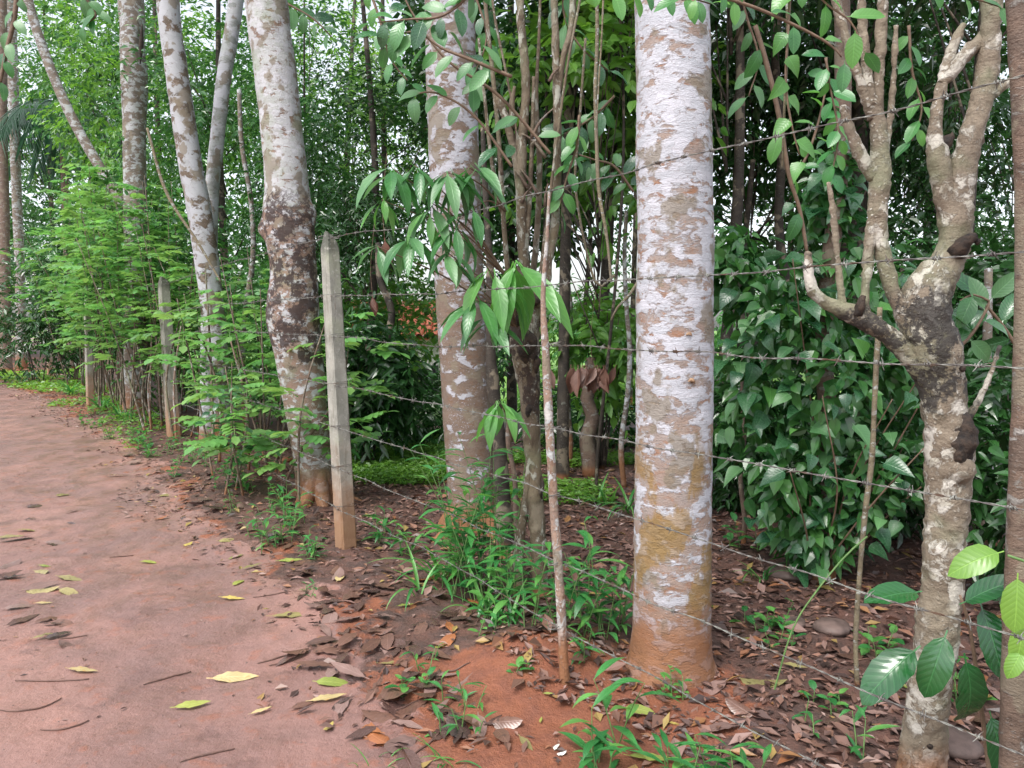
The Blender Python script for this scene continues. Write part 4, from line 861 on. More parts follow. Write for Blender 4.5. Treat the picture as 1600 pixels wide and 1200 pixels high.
for rr_ in range(4):
    for cc_ in range(22):
        o = bpy.data.objects.new('roof_tile', tm); COL.objects.link(o); o.parent = rf; o.location = (-1.7 + cc_ * .16, -1.35 + rr_ * .36, .0 + rr_ * .19); o.rotation_euler = (R(24), 0, random.uniform(-.02, .02))
mb = MB(); box(mb, hb + [.5, -1.13, .8], (.5, .04, .6)); w_ = part('window', mb, M['glassy'], rh, False)
mb = MB(); box(mb, hb + [-.6, -1.13, .75], (.6, .05, 1.5)); part('door', mb, M['woodd'], rh, False)

# ------------------------------------------------------------------ pepper vine on its support tree
Yv = 4.3; vb = at(1285, 905, Yv); vb[2] = zb(vb); rv = root('pepper_vine', vb, 'dense climbing pepper vine with glossy heart shaped leaves on a support trunk', 'vine')
mb = MB(); tube(mb, [[*(vb - [0, 0, .05]), .07], [*(vb + [.02, 0, .7]), .055], [*(vb + [-.03, .02, 1.5]), .05], [*(vb + [.05, .05, 2.6]), .045], [*(vb + [0, .1, 4]), .04]], 14, .06, .1, 5, 4); part('support_trunk', mb, M['bark_brown'], rv)
r = np.random.default_rng(88); cand = []
LOBE = [(-.28, 0, 1.55, .30, .34), (.12, .05, 1.72, .30, .36), (-.42, .1, 1.05, .26, .42), (-.02, -.08, 1.15, .34, .40), (.36, 0, 1.28, .26, .38), (-.25, -.05, .62, .30, .32), (.16, -.1, .60, .34, .34), (.45, .05, .72, .22, .34), (-.05, -.02, .28, .26, .22), (.0, .05, 2.2, .2, .34), (-.5, .2, 1.85, .2, .3)]
for k in range(9000):
    lo = LOBE[r.integers(len(LOBE))]; u = nrm(r.normal(size=3)); rr_ = r.uniform(.5, 1.08)
    p = vb + np.array([lo[0] + u[0] * lo[3] * rr_, lo[1] + u[1] * lo[3] * rr_, lo[2] + u[2] * lo[4] * rr_]); cand.append((p, u))
sel = []
for p, u in cand:
    if u[1] < .15 and vn(p * 5, 77) > -.15 and all((p[0] - s_[0][0]) ** 2 + (p[2] - s_[0][2]) ** 2 > .0017 for s_ in sel): sel.append((p, u))
    if len(sel) >= 300: break
for p, u in sel:
    d = np.array([u[0] * .7 + r.normal(0, .65), -.5 + r.normal(0, .3), -.3 + r.normal(0, .35)]); up = np.array([u[0] * .4, -.55, 1.0]) + r.normal(0, .42, 3)
    place(LV['heart'][r.integers(9)] if r.random() > .06 else LV['heartl'][r.integers(3)], 'leaf', p, d, up, r.choice([r.uniform(.05, .085), r.uniform(.09, .13), r.uniform(.12, .17)]), rv)
fo = MB(); pts = np.array([c[0] for c in cand[:2600]]); uu = np.array([c[1] for c in cand[:2600]]); pts = pts + [0, .06, 0] - uu * .05
D = uu * [.6, .4, .2] + r.normal(0, .45, (2600, 3)) + [0, 0, -.4]; kites6(fo, pts, D, uu + [0, -.3, .7] + r.normal(0, .3, (2600, 3)), r.uniform(.05, .13, 2600), r.uniform(.035, .085, 2600), np.clip(r.normal(.4, .35, 2600), 0, 1)); part('leaf', fo, M['mid'], rv, False, 'stuff')
for k in range(10):
    a = r.uniform(0, 6.28); q0 = vb + [math.cos(a) * .06, math.sin(a) * .06, 0]; e = vb + [r.normal(0, .3), -.3 + r.normal(0, .08), r.uniform(.7, 1.9)]; mb = MB(); tube(mb, [[*q0, .006], [*((q0 + e) / 2 + r.normal(0, .06, 3)), .005], [*e, .003]], 6, .05, .1, 9, k); part('runner', mb, M['brownstem'], rv)

# ------------------------------------------------------------------ hedge of feathery shrubs along the fence
HL = [(1.25, -.15, 1.7, 'shrub of pale compound leaves on a thin stem next to the leaning trunk'), (1.9, .15, 1.2, 'short shrub whose leaves reach over the path verge'), (2.7, -.3, 2.2, 'shrub with tiered light leaves before the blotched trunk'),
 (3.5, -.45, 1.9, 'loose shrub just this side of the bluish post'), (4.4, -.5, 2.5, 'tall shrub between the bluish post and blotched trunk'), (6.0, -.45, 2.5, 'full shrub right behind the bluish post'), (6.4, .1, 3.2, 'shrub with bright tips two steps past the bluish post'),
 (7.4, -.2, 3.7, 'tall feathery shrub under the slit trunk'), (8.5, .15, 3.6, 'wide feathery shrub near the yellowish post'), (9.6, .2, 4.0, 'light green shrub arching over the yellowish post'), (10.8, .0, 4.3, 'highest feathery shrub under the slanting trunk'), (12.2, .25, 4.1, 'pale shrub beyond the yellowish post'),
 (13.8, .1, 3.9, 'shrub at the tall grass by the path edge'), (15.5, .2, 3.2, 'far shrub before the path bend'), (17.5, .3, 3.0, 'farthest shrub beside the dark trunk at the path bend')]
for k, (t, qq, H_, lab) in enumerate(HL):
    xy = fpt(t, qq); b = np.array([*xy, 0.]); b[2] = zb(b); rt = root('hedge_shrub', b, lab, 'shrub', 'feathery shrubs in the hedge along the fence'); r = np.random.default_rng(900 + k)
    ns = 3 + k % 3 + (2 if k > 5 else 0); nfr = int((16 if k < 6 else 34) + H_ * (24 if k < 6 else 34))
    stems = []
    for s_ in range(ns):
        f0 = b + [r.normal(0, .16), r.normal(0, .16), -.03]; tp = f0 + [r.normal(0, .4), r.normal(0, .4), H_ * r.uniform(.75, 1.05)]; md = (f0 + tp) / 2 + [r.normal(0, .08), r.normal(0, .08), 0]
        P_ = crom([[*f0, .012 + .006 * (t > 6)], [*md, .009], [*tp, .004]], .1); stems.append(P_); mb = MB(); tube(mb, P_, 7, .1, .1, 8, s_); part('stem', mb, M['bark_stem' if s_ % 2 else 'bark_brown'], rt)
    for s_ in range(nfr):
        P_ = stems[r.integers(ns)]; v = r.uniform(.25, 1) ** .75; p = P_[int(v * (len(P_) - 1)), :3]; a = r.uniform(0, 6.28)
        off = np.array([math.cos(a), math.sin(a), 0]); d = off * 1 + [0, 0, r.uniform(-.1, .55)]
        p = p + off * r.uniform(0, .28) * (1 + .5 * (t > 6)); place(FR[r.integers(6)], 'frond', p, d, (0, 0, 1), r.uniform(.20, .36) * (1 + .2 * (t > 8)), rt)
        if k % 3 == 1:
            for z_ in range(4): place(LV['ovald'][r.integers(9)], 'leaf', p + r.normal(0, .06, 3), (r.normal(), r.normal(), r.uniform(-.5, .3)), (r.normal(0, .4), r.normal(0, .4), 1), r.uniform(.06, .11), rt)
# thin upright hedge sticks
for k in range(26):
    t = np.random.default_rng(k).uniform(1.6, 17); xy = fpt(t, np.random.default_rng(k + 50).uniform(-.15, .2)); b = np.array([*xy, 0.]); b[2] = zb(b); r = np.random.default_rng(1000 + k)
    mb = MB(); H_ = r.uniform(1.1, 2.3); tube(mb, [[*(b - [0, 0, .03]), .016], [*(b + [r.normal(0, .04), 0, H_ * .5]), .013], [*(b + [r.normal(0, .1), r.normal(0, .05), H_]), .008]], 8, .08, .1, 8, k)
    single('hedge_stick', mb, M['bark_stem' if k % 3 else 'bark_stake'], b, 'thin upright living stick in the hedge line', 'stick', 'thin upright sticks in the hedge line')

# ------------------------------------------------------------------ herbs, seedlings, grass tufts
def herb(label, p, ns, H_, L, n, key='herb', seed=0, spread=.5, name='herb', cat='plant', group=None, lean=(0, 0), stem='greenstem', up=.5):
    r = np.random.default_rng(seed); b = np.array(p, float); rt = root(name, b, label, cat, group)
    for s_ in range(ns):
        a = r.uniform(0, 6.28); hh = H_ * r.uniform(.6, 1.1); f0 = b + [r.normal(0, .03 * spread * 3), r.normal(0, .03 * spread * 3), -.015]; tp = f0 + [math.cos(a) * spread * hh * r.random() + lean[0] * hh, math.sin(a) * spread * hh * r.random() + lean[1] * hh, hh]
        P_ = crom([[*f0, .003], [*((f0 + tp) / 2 + [0, 0, hh * .08]), .0024], [*tp, .0012]], .02); mb = MB(); tube(mb, P_, 5, .02, 0); part('stem', mb, M[stem], rt)
        for k in range(n):
            v = .18 + .82 * k / max(1, n - 1); q0 = P_[min(len(P_) - 1, int(v * (len(P_) - 1))), :3]; aa = a + k * 2.5 + r.normal(0, .4)
            d = np.array([math.cos(aa), math.sin(aa), up + r.normal(0, .2)]); place(LV[key][r.integers(len(LV[key]))], 'leaf', q0, d, (0, 0, 1), L * r.uniform(.65, 1.1) * (1 - .25 * abs(v - .6)), rt)
    return rt
def tuft(label, p, n, L, seed, key='blade', name='grass_tuft', group=None):
    r = np.random.default_rng(seed); rt = root(name, p, label, 'grass', group)
    for k in range(n):
        a = r.uniform(0, 6.28); q0 = np.array(p) + [r.normal(0, .03), r.normal(0, .03), -.01]; place(LV[key][r.integers(len(LV[key]))], 'blade', q0, (math.cos(a) * .6, math.sin(a) * .6, r.uniform(.6, 1.6)), (-math.cos(a), -math.sin(a), .8), L * r.uniform(.5, 1.1), rt)
    return rt
HB = [
 ('leafy bamboo like herb at the foot of the spotted trunk', 735, 940, 11, .80, .19, 10), ('lush narrow leaved herb left of the coppiced tree base', 705, 915, 7, .52, .18, 8), ('narrow leaved herb before the coppiced stems', 785, 960, 8, .45, .17, 8),
 ('taller herb leaning against the coppiced stems', 768, 925, 9, .88, .18, 9), ('herb with drooping leaves between coppiced tree and stake', 850, 985, 6, .42, .16, 7), ('herb with shining leaves between stake and thick trunk', 935, 1000, 7, .52, .18, 8), ('low herb close to the thick trunk', 965, 985, 4, .34, .14, 6),
 ('small herb below the red mound crest', 925, 1030, 3, .16, .10, 5), ('herb seedling with long pointed leaves below the stake', 945, 1165, 3, .30, .17, 5), ('bunch of seedlings at the picture bottom below the stake', 925, 1215, 5, .14, .13, 5), ('seedling patch near the lowest wire', 1085, 1225, 5, .15, .12, 5), ('dense seedling patch at the bottom below the thick trunk', 1150, 1235, 5, .16, .13, 5),
 ('grassy weed on the red bank', 700, 1105, 4, .14, .09, 5), ('weed with thin leaves lower on the red bank', 735, 1140, 4, .12, .10, 4), ('small weed beside the olive fallen leaf', 670, 1050, 3, .10, .07, 4), ('bluish herb at the verge before the tall post', 430, 845, 7, .24, .13, 6), ('low herb next to the verge herb', 485, 870, 6, .17, .10, 6), ('herb at the foot of the leaning trunk', 455, 815, 6, .28, .13, 6),
 ('herb just past the foot of the tall post', 600, 845, 5, .22, .16, 5), ('herb between tall post and spotted trunk', 640, 870, 4, .20, .15, 5), ('little herb beyond the stake foot', 1240, 1140, 2, .10, .08, 4), ('seedling in the litter by the pollarded tree', 1330, 1190, 2, .16, .11, 4), ('weed on the verge with tiny leaves', 470, 930, 3, .07, .06, 4), ('herb behind the stake at the mound', 905, 965, 4, .32, .15, 6)]
for k, (lab, x, y, ns, H_, L, n) in enumerate(HB):
    herb(lab, gp(x, y), ns, H_, L, n, 'herb', 1100 + k, .55)
for k in range(34):
    r_ = np.random.default_rng(1700 + k); tt = r_.uniform(.3, 12); xy = fpt(tt, r_.uniform(.05, .55) + .2 * (tt > 6)); herb('small leafy weed on the verge under the hedge', [*xy, zb(xy)], 4, r_.uniform(.10, .28), .06 + .004 * tt, 5, 'small' if k % 2 else 'herb', 1750 + k, .7, name='weed', group='small weeds on the verge under the hedge')
herb('small bright sprig growing at the base of the thick trunk', gp(1045, 1082) + [0, -.03, 0], 3, .13, .045, 9, 'small', 1130, .25, name='sprig')
for k, (x, y, n, L, lab) in enumerate([(690, 905, 12, .42, 'long arching grass blades beside the herb clump'), (755, 960, 14, .38, 'grass tuft within the herb clump'), (655, 925, 8, .34, 'grass tuft hanging over the red bank'), (800, 975, 10, .3, 'grass tuft at the coppiced tree foot'), (590, 1190, 6, .14, 'thin grass tuft at the path edge'), (700, 1195, 7, .16, 'grass tuft at the bottom of the red bank'), (160, 640, 26, .55, 'tall grass tuft near the yellowish post'), (190, 655, 22, .5, 'grass tuft beside the yellowish post'), (110, 615, 26, .6, 'grass tuft under the far hedge'), (230, 660, 18, .4, 'grass tuft before the bluish post'), (1190, 905, 12, .25, 'grass tuft behind the litter'), (985, 800, 14, .4, 'grass tuft in the shade of the thin stems'), (950, 790, 14, .35, 'second grass tuft in the shade of the thin stems')]):
    tuft(lab, gp(x, y), n, L, 1160 + k)
SD = [(1215, 985, .16, 'round leaved seedling in the litter behind the thick trunk'), (1180, 985, .12, 'dark seedling close to the thick trunk'), (1385, 1020, .14, 'bright seedling beside the pollarded trunk'), (1225, 1010, .1, 'tiny green seedling under the wires'), (1165, 860, .22, 'light leaved seedling on the slanting stem'), (775, 985, .10, 'bright seedling at the foot of the herb clump'), (1290, 1100, .06, 'tiny seedling in the dark litter'), (820, 1045, .05, 'tiny weed on the mound crest'), (130, 665, .3, 'broad leaved weed at the verge near the tall grass'), (210, 690, .25, 'leafy weed at the verge before the bluish post'), (235, 700, .2, 'low weed with yellowing leaves near the bluish post'), (320, 705, .35, 'weed under the hedge beyond the bluish post'), (1510, 1100, .2, 'shaded weed behind the coffee seedling'), (1140, 790, .3, 'leafy weed beyond the thick trunk'), (640, 1080, .07, 'sprout among brown leaves')]
for k, (x, y, H_, lab) in enumerate(SD): herb(lab, gp(x, y), 3, H_, .05 + H_ * .18, 5, 'small', 1200 + k, .5, name='seedling')
# coffee seedling, lower right, and its light leaved neighbour
cb = gp(1560, 1330); rc = root('coffee_seedling', cb, 'young coffee plant with large dark glossy ribbed leaves', 'plant')
def stemto(rt, pts, Yy, mat='brownstem', seed=0, nm='stem'):
    mb = MB(); P_ = pxpath(pts, Yy); tube(mb, P_, 8, .03, .08, 10, seed); part(nm, mb, M[mat], rt); return P_
P_ = pxpath([(1555, 1340, 9), (1545, 1200, 8), (1530, 1080, 7), (1515, 980, 6), (1500, 930, 4)], 2.15); P_[0, :3] = cb; mb = MB(); tube(mb, P_, 8, .03, .08, 10, 1); part('stem', mb, M['brownstem'], rc)
for (x, y, dx, dz, L) in [(1438, 1010, -1, -.5, .22), (1505, 1020, .25, -1.3, .24), (1550, 1000, 1, -.7, .22), (1440, 925, -.9, .1, .18), (1545, 1110, .2, -1, .18), (1500, 945, .4, .5, .16), (1570, 940, 1, .3, .16), (1480, 985, -.5, -.9, .19), (1560, 1060, .9, -1.2, .2), (1530, 940, .1, -.6, .19)]:
    x0 = x if dx > -.8 else x; place(LV['coffee'][abs(int(x)) % 3], 'leaf', at(x, y, 2.1), (dx, -.35, dz), (-.1, -.55, 1), L, rc)
mb = MB(); yb = gp(1640, 1330); ry = root('young_shrub', yb, 'young shrub with large yellow green leaves reaching in beside the brown trunk', 'shrub')
P_ = pxpath([(1640, 1330, 9), (1640, 1050, 8), (1625, 900, 6), (1575, 868, 4)], 1.75); P_[0, :3] = yb; tube(mb, P_, 8, .03, .08, 10, 2); part('stem', mb, M['greenstem'], ry)
for (x, y, dx, dz, L) in [(1568, 862, -1, -.15, .13), (1590, 895, -.1, -1, .13), (1600, 970, -.2, -.8, .10), (1600, 1010, -.4, -.5, .08)]:
    place(LV['yel'][int(x) % 3], 'leaf', at(x, y, 1.75), (dx, -.2, dz), (-.3, -.8, .8), L, ry)

# ------------------------------------------------------------------ hanging leafy branches and vines near the top edge
def branch(label, pts, Yy, key, n, L, seed=0, mat='brownstem', name='leafy_branch', cat='branch', hang=.5, group=None, vr=(0.1, 1)):
    P_ = crom(pxpath(pts, Yy), .02); rt = root(name, P_[0, :3], label, cat, group); mb = MB(); tube(mb, P_[::2], 7, .03, .06, 10, seed); part('twig', mb, M[mat], rt); r = np.random.default_rng(seed)
    T_ = nrm(np.gradient(P_[:, :3], axis=0))
    for k in range(n):
        v = vr[0] + (vr[1] - vr[0]) * k / max(1, n - 1); i_ = int(v * (len(P_) - 1)); sg = -1 if k % 2 else 1; sd_ = nrm(np.cross(T_[i_], [0, -1, .3]))
        d = T_[i_] * .6 + sd_ * sg * .8 + np.array([0, -.15, -hang]) + r.normal(0, .2, 3); place(LV[key][r.integers(len(LV[key]))], 'leaf', P_[i_, :3], d, np.array([0, -.7, .8]) + r.normal(0, .3, 3), L * r.uniform(.7, 1.1), rt)
    return rt
OB = [
 ('leafy twig arching across the spotted trunk top', [(770, -60, 6), (735, -10, 5), (690, 25, 4), (640, 30, 3), (590, 35, 2)], 3.5, 'ovald', 15, .13),
 ('lower leafy twig with rounded leaves before the spotted trunk', [(800, 120, 6), (740, 95, 5), (690, 75, 4), (650, 50, 3), (600, 60, 2)], 3.5, 'ovald', 13, .13),
 ('twig with large single leaves hanging beside the spotted trunk', [(800, 260, 5), (740, 180, 4), (680, 145, 3), (640, 150, 2)], 3.6, 'ovald', 10, .13),
 ('dark bent twig carrying leaves near the coppiced stems', [(860, 240, 5), (780, 150, 5), (700, 95, 4), (650, 30, 3), (620, -30, 2)], 3.7, 'ovald', 9, .12),
 ('drooping sprig of rounded leaves before the thick trunk top', [(900, -60, 5), (950, -15, 4), (1010, -12, 4), (1060, -8, 3), (1110, 6, 2)], 2.5, 'oval', 16, .085),
 ('second sprig of pale round leaves at the thick trunk top', [(1180, -60, 4), (1140, -20, 3), (1100, -5, 3), (1065, 0, 2)], 2.4, 'oval', 7, .08),
 ('pale long twig crossing above the dark trees', [(1130, -5, 5), (1200, 20, 5), (1290, 65, 4), (1320, 95, 2)], 2.9, 'oval', 5, .10),
 ('hanging vine of light heart shaped leaves', [(1236, -40, 5), (1232, 40, 4), (1228, 130, 4), (1238, 200, 3), (1252, 250, 2)], 3.0, 'heartl', 9, .11),
 ('twig with drooping light leaves below the hanging vine', [(1180, 40, 7), (1195, 90, 8), (1215, 170, 8), (1232, 270, 7), (1250, 330, 6), (1262, 400, 5)], 3.6, 'oval', 6, .13),
 ('upward twig joining the drooping light leaved one', [(1245, 275, 5), (1270, 220, 4), (1290, 140, 3), (1292, 90, 2)], 3.6, 'small', 14, .10),
 ('rounded leaves hanging over the pollarded stems', [(1250, -40, 4), (1290, 5, 3), (1330, 35, 3), (1350, 80, 2)], 2.2, 'oval', 6, .09),
 ('leaf sprig hanging at the top of the pollarded limb', [(1420, -50, 4), (1470, -15, 3), (1530, 0, 3), (1560, 10, 2)], 2.1, 'oval', 7, .07),
 ('leafy twig hanging far up between trunk tops', [(380, -40, 5), (440, 0, 4), (490, 30, 3), (520, 60, 2)], 8, 'ovald', 14, .22),
 ('dark twig sweeping across the far tree trunks', [(30, -40, 7), (22, 30, 7), (10, 80, 6), (0, 130, 5)], 6, 'ovald', 10, .15),
 ('leafy twigs above the slanting thin trunk', [(90, -60, 7), (120, -20, 6), (150, 20, 4), (130, 40, 3)], 7, 'ovald', 14, .18),
 ('leaf bearing shoot right beside the pollarded crotch', [(1480, 560, 6), (1520, 520, 5), (1545, 470, 4), (1520, 460, 3)], 2.5, 'ovald', 8, .11),
 ('broad leaves on a shoot behind the pollarded crotch', [(1600, 560, 6), (1560, 500, 5), (1520, 460, 4), (1500, 470, 2)], 2.7, 'coffee', 6, .15),
 ('thin twig with light leaves in front of the clearing', [(905, 180, 4), (900, 230, 4), (885, 280, 3), (872, 330, 2)], 3.9, 'oval', 10, .12),
 ('spray of mid green leaves behind the coppiced stems', [(960, 150, 4), (930, 180, 4), (900, 200, 3), (880, 210, 2)], 4.4, 'ovald', 12, .14),
 ('leafy spray filling the top between spotted trunk and coppiced stems', [(720, -70, 5), (745, 0, 4), (760, 60, 3), (740, 120, 2)], 4.2, 'ovald', 14, .13),
 ('high spray of leaves above the coppiced stems', [(900, -70, 5), (880, 10, 4), (905, 70, 3), (950, 110, 2)], 4.3, 'ovald', 14, .13),
 ('spray of green leaves beside the dark trees at the top', [(1150, -70, 5), (1165, 20, 4), (1185, 90, 3), (1170, 150, 2)], 3.9, 'ovald', 13, .12),
 ('leafy spray hanging between the pollard limbs', [(1420, 40, 5), (1425, 110, 4), (1440, 170, 3), (1425, 220, 2)], 3.6, 'oval', 11, .11),
 ('bright sprig low between the pale twig and pollard', [(1290, 90, 4), (1300, 150, 3), (1310, 210, 3), (1300, 270, 2)], 3.3, 'small', 14, .10),
 ('light drooping leaves before the leaning trunk gap', [(560, -60, 5), (590, 20, 4), (610, 90, 3), (640, 130, 2)], 4.6, 'oval', 14, .13),
 ('spray of soft leaves near the thick trunk', [(990, 300, 4), (960, 260, 4), (930, 250, 3), (900, 240, 2)], 4.6, 'ovald', 12, .14)]
for k, (lab, pts, Yy, key, n, L) in enumerate(OB): branch(lab, pts, Yy, key, n, L, 1300 + k)
VN = [('thin speckled liana hanging from above near the thick trunk', [(932, -60, 7), (933, 60, 6), (930, 140, 6), (932, 220, 6), (936, 300, 6), (948, 370, 5), (955, 440, 4)], 3.8), ('finer liana beside the speckled one', [(945, -60, 3), (940, 60, 3), (936, 120, 3), (932, 200, 2)], 3.7),
 ('twisted brown liana coming down through the pepper leaves', [(1375, 480, 8), (1370, 560, 9), (1366, 640, 8), (1362, 720, 9), (1352, 800, 9), (1343, 900, 8), (1337, 1000, 8), (1340, 1080, 8), (1345, 1175, 7)], 3.0), ('green thin creeper stretched from the ground to the brown liana', [(1192, 1150, 3), (1215, 1060, 3), (1240, 980, 3), (1275, 925, 3), (1320, 870, 3), (1355, 838, 3)], 2.95),
 ('thin pale liana on the sky side of the pepper vine', [(1228, -40, 4), (1230, 60, 4), (1226, 160, 4), (1222, 260, 3)], 3.05), ('slack liana between the coppiced stems and the thick trunk', [(960, 430, 5), (930, 440, 4), (900, 300, 4), (905, 200, 4), (915, 60, 4)], 4.2),
 ('thin dark bough reaching from the thick trunk to the clearing', [(998, 440, 6), (980, 465, 5), (965, 480, 4), (955, 500, 3)], 4.6), ('long arching twig across the hedge shrubs', [(230, 200, 4), (260, 300, 5), (310, 380, 4), (345, 440, 3)], 8.6)]
for k, (lab, pts, Yy) in enumerate(VN): plain('liana', lab, pts, Yy, 'greenstem' if 'green' in lab else 'vine', 'liana', 7, .03, .12, .001, 1400 + k, False, None, 'stem')
# dead leaves hanging
DL = [('hanging cluster of dead brown leaves on the thin stem', 925, 570, 5.2, 24, .19, 'dry'), ('curled brown dead leaf caught near the dull green whorls', 601, 372, 4.6, 2, .17, 'dry'), ('brown bell shaped dead leaf hanging beside the tall post', 582, 462, 5.4, 3, .16, 'dry')]
for k, (lab, x, y, Yy, n, L, key) in enumerate(DL):
    p = at(x, y, Yy); rt = root('dead_leaves' if n > 5 else 'dead_leaf', p, lab, 'dead leaf'); r = np.random.default_rng(1450 + k)
    mb = MB(); tube(mb, [[p[0] + .02, p[1], p[2] + .5, .0015], [p[0] - .01, p[1], p[2] + .2, .0015], [*p, .002]], 5, .05); part('stalk', mb, M['brownstem'], rt)
    for q_ in range(n): place(LV[key][r.integers(3)], 'leaf', p + [r.normal(0, .09 * (n > 5)), r.normal(0, .02), 0], (r.normal(0, .2), r.normal(0, .2), -1), (r.normal(0, .5), -1, .2), L * r.uniform(.7, 1.1), rt)

# ------------------------------------------------------------------ ground cover, litter, stones
def scatter(n, fx, seed, L, Wd, tlo=0, thi=1, lift=.012, tilt=.25):
    r = np.random.default_rng(seed); P = []; 
    xy = fx(r, n * 3); xy = xy[:n]; z = hz(xy[:, 0], xy[:, 1]) + lift * r.random(len(xy)) + .002; a = r.uniform(0, 6.28, len(xy))
    D = np.stack([np.cos(a), np.sin(a), r.normal(0, tilt, len(xy))], -1); U = np.array([0, 0, 1.]) + r.normal(0, tilt, (len(xy), 3)); s_ = r.uniform(.5, 1.2, len(xy))
    mb = MB(); kites(mb, np.c_[xy, z], D, U, L * s_, Wd * s_ * r.uniform(.6, 1.2, len(xy)), tlo + (thi - tlo) * r.random(len(xy)), fold=.35, droop=.05); return mb
def f_forest(r, n):
    x = r.uniform(-3, 5.5, n); y = 1.6 + 9 * r.random(n) ** 1.4; q_ = fq(x, y); k = (q_ < -.15 + .35 * vn(np.c_[x * 3, y * 3, x * 0], 5)) & (abs(x) < y * .75 + .3); return np.c_[x, y][k]
lm = scatter(9500, f_forest, 21, .10, .045, 0, .93)
l2 = scatter(22000, f_forest, 24, .042, .022, 0, .8); lm.add(np.concatenate(l2.V), None, np.concatenate(l2.T), .5); lm.tt[-1] = np.concatenate(l2.tt); single('leaf_litter', lm, M['litter'], (0, 4, 0), 'carpet of small brown wet leaves on the forest floor', None, None, 'stuff', False)
def f_verge(r, n):
    x = r.uniform(-17, 1.2, n); y = r.uniform(1.8, 24, n); q_ = fq(x, y); e = edge_q(x, y); k = (q_ > -.2) & (q_ < e + .25 + .3 * vn(np.c_[x * 2, y * 2, x * 0], 8)) & (r.random(n) < .9) & (np.hypot(x - .1, y - 3.1) > .42); return np.c_[x, y][k]
lm = scatter(16000, f_verge, 22, .075, .034, 0, .95)
l2 = scatter(14000, f_verge, 25, .035, .018, 0, .8); lm.add(np.concatenate(l2.V), None, np.concatenate(l2.T), .5); lm.tt[-1] = np.concatenate(l2.tt); single('verge_litter', lm, M['litter'], (-3, 6, 0), 'scattered brown leaf bits along the path verge', None, None, 'stuff', False)
def f_path(r, n):
    x = r.uniform(-12, .2, n); y = r.uniform(1.9, 16, n); q_ = fq(x, y); rut = (q_ > edge_q(x, y) + 1.15 + .2 * vn(np.c_[x * 2, y * 2, x * 0], 15)) & (y > 3.2); k = (q_ > .6) & (q_ < 6) & ((rut & (vn(np.c_[x * 2.5, y * 2.5, x * 0], 16) > 0)) | ((vn(np.c_[x * 1.3, y * 1.3, x * 0], 12) > -.1) & (r.random(n) < .25))); return np.c_[x, y][k]
lm = scatter(3000, f_path, 23, .030, .012, 0, .9, .004, .1); single('leaf_crumbs', lm, M['litter'], (-3, 4, 0), 'crumbs of leaf and bark trodden into the path', None, None, 'stuff', False)
def f_peb(r, n):
    x = r.uniform(-9, 1.2, n); y = 1.9 + 10 * r.random(n) ** 1.6; q_ = fq(x, y); k = (q_ > .0); return np.c_[x, y][k]
r = np.random.default_rng(41); xy = f_peb(r, 9000)[:4200]; n_ = len(xy); c_ = np.c_[xy, hz(xy[:, 0], xy[:, 1])]; s_ = .0022 + .005 * r.random(n_) ** 4
oc = np.array([(1, 0, 0), (0, 1, 0), (-1, 0, 0), (0, -1, 0), (0, 0, .7), (0, 0, -.5)]); V = c_[:, None] + oc[None] * s_[:, None, None] * r.uniform(.6, 1.3, (n_, 6, 1))
mb = MB(); kk = np.arange(n_)[:, None, None] * 6; mb.add(V.reshape(-1, 3), None, (kk + np.array([(0, 1, 4), (1, 2, 4), (2, 3, 4), (3, 0, 4)])[None]).reshape(-1, 3), .5)
single('gravel', mb, M['rock'], (0, 3, 0), 'fine grit and pebbles trodden into the clay', None, None, 'stuff')
def f_cover(r, n):
    x = np.concatenate([r.uniform(-2.2, -.2, n), r.uniform(-15, -4.5, n), r.uniform(-.5, 3.5, n)]); y = np.concatenate([r.uniform(6.9, 10.5, n), r.uniform(8, 24, n), r.uniform(6.2, 9.5, n)]); k0 = np.repeat([0, 1, 2], n)
    q_ = fq(x, y); e = edge_q(x, y); k = ((k0 == 0) & (((x + 1.1) / .95) ** 2 + ((y - 8.4) / 1.5) ** 2 < 1)) | ((k0 == 1) & (q_ < e + .05) & (q_ > -.3) & (vn(np.c_[x * 1.2, y * 1.2, x * 0], 4) > -.35)) | ((k0 == 2) & (q_ < -1.2) & (vn(np.c_[x * 1.5, y * 1.5, x * 0], 3) > .15)); o = np.c_[x, y][k]; r.shuffle(o); return o
r = np.random.default_rng(31); xy = f_cover(r, 70000)[:34000]; k = len(xy); a = r.uniform(0, 6.28, k); mb = MB()
kites(mb, np.c_[xy, hz(xy[:, 0], xy[:, 1]) + r.uniform(.0, .09, k)], np.stack([np.cos(a), np.sin(a), r.uniform(-.1, .6, k)], -1), np.array([0, 0, 1.]) + r.normal(0, .3, (k, 3)), r.uniform(.03, .07, k) * np.maximum(1, xy[:, 1] / 8), r.uniform(.02, .04, k) * np.maximum(1, xy[:, 1] / 8), r.random(k), .3)
single('ground_cover', mb, M['lime'], (-2, 8, 0), 'low bright green ground cover under the trees and along the hedge', None, None, 'stuff', False)
def fallen(name, mesh, p, ang, L, tilt, label, cat='leaf', group=None, lift=.008):
    o = bpy.data.objects.new(name, mesh); COL.objects.link(o); o.location = (p[0], p[1], zb(p) + lift + L * .03); o.scale = (L,) * 3; o.rotation_euler = (tilt[0], tilt[1], ang); return tag(o, label, cat, group)
FM = {k: [leaf_mesh('fallen_' + k, M['l_' + k], w=w_, shape=s_, n=10, fold=f_ * .7, droop=d_, ripple=.06, curl=c_, seed=sd_) for sd_, (w_, s_, f_, d_, c_) in enumerate([(.30, 'lance', .18, .05, .2), (.42, 'oval', .25, .15, .3), (.52, 'oval', -.12, -.12, .2), (.28, 'lance', .4, .2, .5)])] for k in ('yellow', 'cream', 'ygreen', 'olive', 'brown', 'dark', 'pink', 'rust', 'white')}
